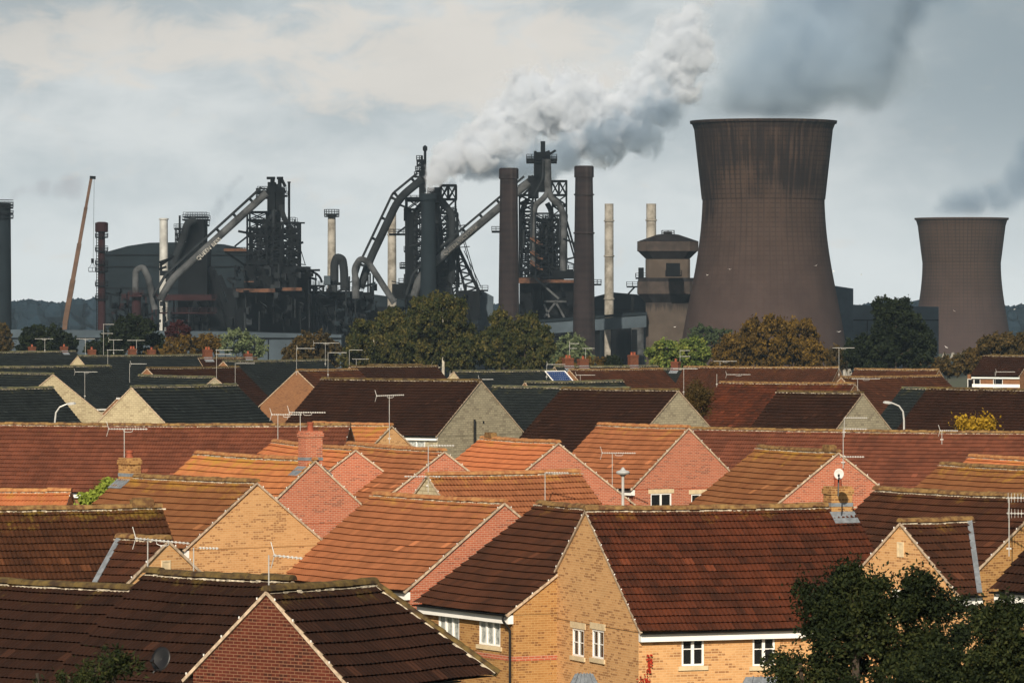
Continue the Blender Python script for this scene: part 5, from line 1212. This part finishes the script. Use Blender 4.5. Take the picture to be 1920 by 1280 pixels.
# ---------------------------------------------------------------- ground
m = MB(); ys = [-300,0,60,200,500,820,1050,1300,2500,3500,5200,9000,30000]; zs = [0,0,0,0,0,0,-5,GZ-.2,GZ-.2,-14,-14,-14,-14]
for i in range(len(ys)-1):
    w0, w1 = 400+ys[i]*.5, 400+ys[i+1]*.5; w0 = max(w0,400); m.poly([(-w0,ys[i],zs[i]),(w0,ys[i],zs[i]),(w1,ys[i+1],zs[i+1]),(-w1,ys[i+1],zs[i+1])])
M_ground = simple('grass and gardens', (.045,.060,.022), .95, var=.5, scale=.15, c2=(.075,.065,.045))
tag(m.build('ground', M_ground), kind='structure')
m = MB()
for x0,y0,x1,y1,w in ((-40,60,60,60,6),(-60,232,70,246,6),(-80,330,90,330,6),(-80,470,90,470,6),(-32,60,-34,800,5.5),(34,60,46,800,5.5)): m.bar((x0,y0,.0),(x1,y1,.0),w,.012)
tag(m.build('road', simple('asphalt', (.05,.05,.052), .9, var=.2, scale=2)), kind='structure')
# ---------------------------------------------------------------- smoke, steam, haze
def plume(name, label, pts, d, density, col, absorb, seed, nscale=.11, ragged=1.0, lo=.16, hi=.34, aniso=0.0, cat='steam plume', depth=1.0, rate=1.0, hull=1.25, zcut=None, drift=0.0):
    """smoke: a closed hull round a chain of balls (px, py, radius px); inside, even-coloured smoke whose density follows the
    distance to the chain broken up by turbulence, so that its edges tear into wisps"""
    rs = random.Random(seed); k = d/F; m = MB(); O = at(pts[0][0], pts[0][1], d)
    balls = []
    for (x0,y0,r0),(x1,y1,r1) in zip(pts, pts[1:]):
        L_ = math.hypot(x1-x0, y1-y0); st = max(1, int(round(L_/(.75*(r0+r1)/2))))
        for i in range(st):
            t = i/st; r = r0+(r1-r0)*t; c = at(x0+(x1-x0)*t+rs.uniform(-.15,.15)*r, y0+(y1-y0)*t+rs.uniform(-.2,.2)*r, d+drift*min(1.0, max(0.0, x0+(x1-x0)*t-pts[0][0])/130))-O
            c.y += rs.uniform(-.3,.3)*r*k; balls.append((c, r*k*rs.uniform(.9,1.15)))
    balls.append((at(pts[-1][0], pts[-1][1], d+drift)-O, pts[-1][2]*k))
    fine = []
    for (c0,r0),(c1,r1) in zip(balls, balls[1:]):
        for i in range(3): fine.append((c0.lerp(c1, i/3), (r0+(r1-r0)*i/3)*hull))
    for c, R_ in fine+[(balls[-1][0], balls[-1][1]*hull)]:
        n1, n2 = 16, 10
        vs = [(c.x+R_*math.sin(math.pi*i/n2)*math.cos(2*math.pi*j/n1), c.y+R_*math.sin(math.pi*i/n2)*math.sin(2*math.pi*j/n1), c.z+R_*math.cos(math.pi*i/n2)) for i in range(n2+1) for j in range(n1)]
        m.raw(vs, [(i*n1+j, (i+1)*n1+j, (i+1)*n1+(j+1)%n1, i*n1+(j+1)%n1) for i in range(n2) for j in range(n1)])
    mt = bpy.data.materials.new(name); mt.use_nodes = True; t = mt.node_tree; t.nodes.clear()
    oc = N(t, 'ShaderNodeTexCoord').outputs['Object']; f = None
    for c, r in balls:
        dn = N(t, 'ShaderNodeVectorMath', operation='DISTANCE'); t.links.new(oc, dn.inputs[0]); dn.inputs[1].default_value = c
        v = math_n(t, 'SUBTRACT', 1.0, math_n(t, 'DIVIDE', dn.outputs['Value'], r))
        if f is None: f = v
        else:
            q = t.nodes.new('ShaderNodeMath'); q.operation = 'SMOOTH_MAX'; t.links.new(f, q.inputs[0]); t.links.new(v, q.inputs[1]); q.inputs[2].default_value = .12; f = q.outputs[0]
    n1_ = tnoise(t, oc, nscale, 7, .62, .6)
    n2_ = tnoise(t, oc, nscale*.33, 2, .5)
    f = math_n(t, 'ADD', f, math_n(t, 'MULTIPLY', math_n(t, 'SUBTRACT', n1_, .5), 1.7*ragged))
    f = math_n(t, 'ADD', f, math_n(t, 'MULTIPLY', math_n(t, 'SUBTRACT', n2_, .5), .8*ragged))
    dens = math_n(t, 'MULTIPLY', smooth(t, f, lo, hi), density)
    if zcut is not None:
        zz = N(t, 'ShaderNodeSeparateXYZ'); t.links.new(oc, zz.inputs[0]); dens = math_n(t, 'MULTIPLY', dens, smooth(t, zz.outputs[2], zcut-O.z-1.0, zcut-O.z+5.0))
    pv = N(t, 'ShaderNodeVolumePrincipled'); pv.inputs['Color'].default_value = (*col,1); pv.inputs['Anisotropy'].default_value = aniso
    pv.inputs['Absorption Color'].default_value = (*absorb,1); t.links.new(dens, pv.inputs['Density'])
    out = N(t, 'ShaderNodeOutputMaterial'); t.links.new(pv.outputs[0], out.inputs['Volume'])
    mt.cycles.volume_step_rate = rate
    o = m.build(name, mt); o.location = O
    re = o.modifiers.new('fuse', 'REMESH'); re.mode = 'VOXEL'; re.voxel_size = max(1.2, balls[0][1]*.35)
    tag(o, label, cat, kind='stuff'); return o
plume('steam_plume','thick cream and blue steam streaming right from the stack before the middle furnace',
  [(803,364,11),(806,345,17),(820,322,25),(850,300,36),(888,272,54),(935,246,72),(985,216,88),(1035,204,96),(1085,206,94),(1130,212,82),(1175,192,72),(1215,162,72),(1255,138,78),(1285,100,74),(1290,58,62),(1300,25,54),(1325,0,38),(1335,-40,44)],
  1425,.48,(.69,.73,.80),(.34,.43,.56),3,.16,1.35,.24,.50,rate=.5,drift=65)
plume('thin_shaded_steam','thin blue grey veil tinted as the shaded underside of the thick steam plume',  # veil coloured darker and bluer to stand for the plume's shaded underside
  [(835,345,14),(875,330,22),(925,314,30),(985,302,40),(1060,290,52),(1120,275,60),(1185,240,66),(1240,200,60)],1485,.32,(.36,.43,.51),(.15,.21,.28),5,.13,1.25,.18,.6)
plume('cooling_tower_steam','wide blue grey steam drifting right from the large cooling tower',
  [(1432,212,142),(1448,165,158),(1475,120,170),(1505,70,185),(1540,20,205),(1575,-60,225)],1400,.135,(.44,.52,.61),(.16,.25,.36),7,.05,1.1,.05,.70,zcut=at(0,222,1400).z)
plume('cooling_tower_steam','darker blue core of the steam above the right side of the large cooling tower',
  [(1490,214,78),(1540,160,90),(1590,105,95),(1640,55,110),(1690,5,120),(1730,-60,130)],1440,.075,(.24,.35,.48),(.07,.13,.21),8,.06,1.1,.12,.70,zcut=at(0,224,1400).z)
plume('cooling_tower_steam','blue steam blown off the small cooling tower toward the right edge',
  [(1800,402,62),(1835,388,56),(1870,370,58),(1910,340,66),(1955,300,80)],1900,.08,(.20,.28,.38),(.10,.15,.22),9,.035,.9,.08,.6,zcut=at(0,408,1900).z)
plume('smoke','faint violet grey smoke drifting from the dark chimney at the left edge',
  [(6,376,10),(40,362,20),(80,352,28),(130,350,34)],1420,.05,(.18,.16,.2),(.15,.12,.15),10,.07,1.0,.15,.7,cat='smoke')
plume('smoke','wisp of grey blue smoke behind the Queen Bess incline',
  [(398,412,14),(410,385,20),(425,365,18),(450,335,14)],1520,.08,(.14,.18,.24),(.12,.14,.18),11,.09,1.0,.15,.7,cat='smoke')
m = MB(); m.box((-2600,-60,-16),(2600,5200,112))
hz = bpy.data.materials.new('haze'); hz.use_nodes = True; t = hz.node_tree; t.nodes.clear()
pv = N(t, 'ShaderNodeVolumePrincipled'); pv.inputs['Color'].default_value = (.55,.75,.95,1); pv.inputs['Density'].default_value = .000040; pv.inputs['Anisotropy'].default_value = .0
t.links.new(pv.outputs[0], N(t, 'ShaderNodeOutputMaterial').inputs['Volume'])
tag(m.build('haze', hz), kind='stuff')
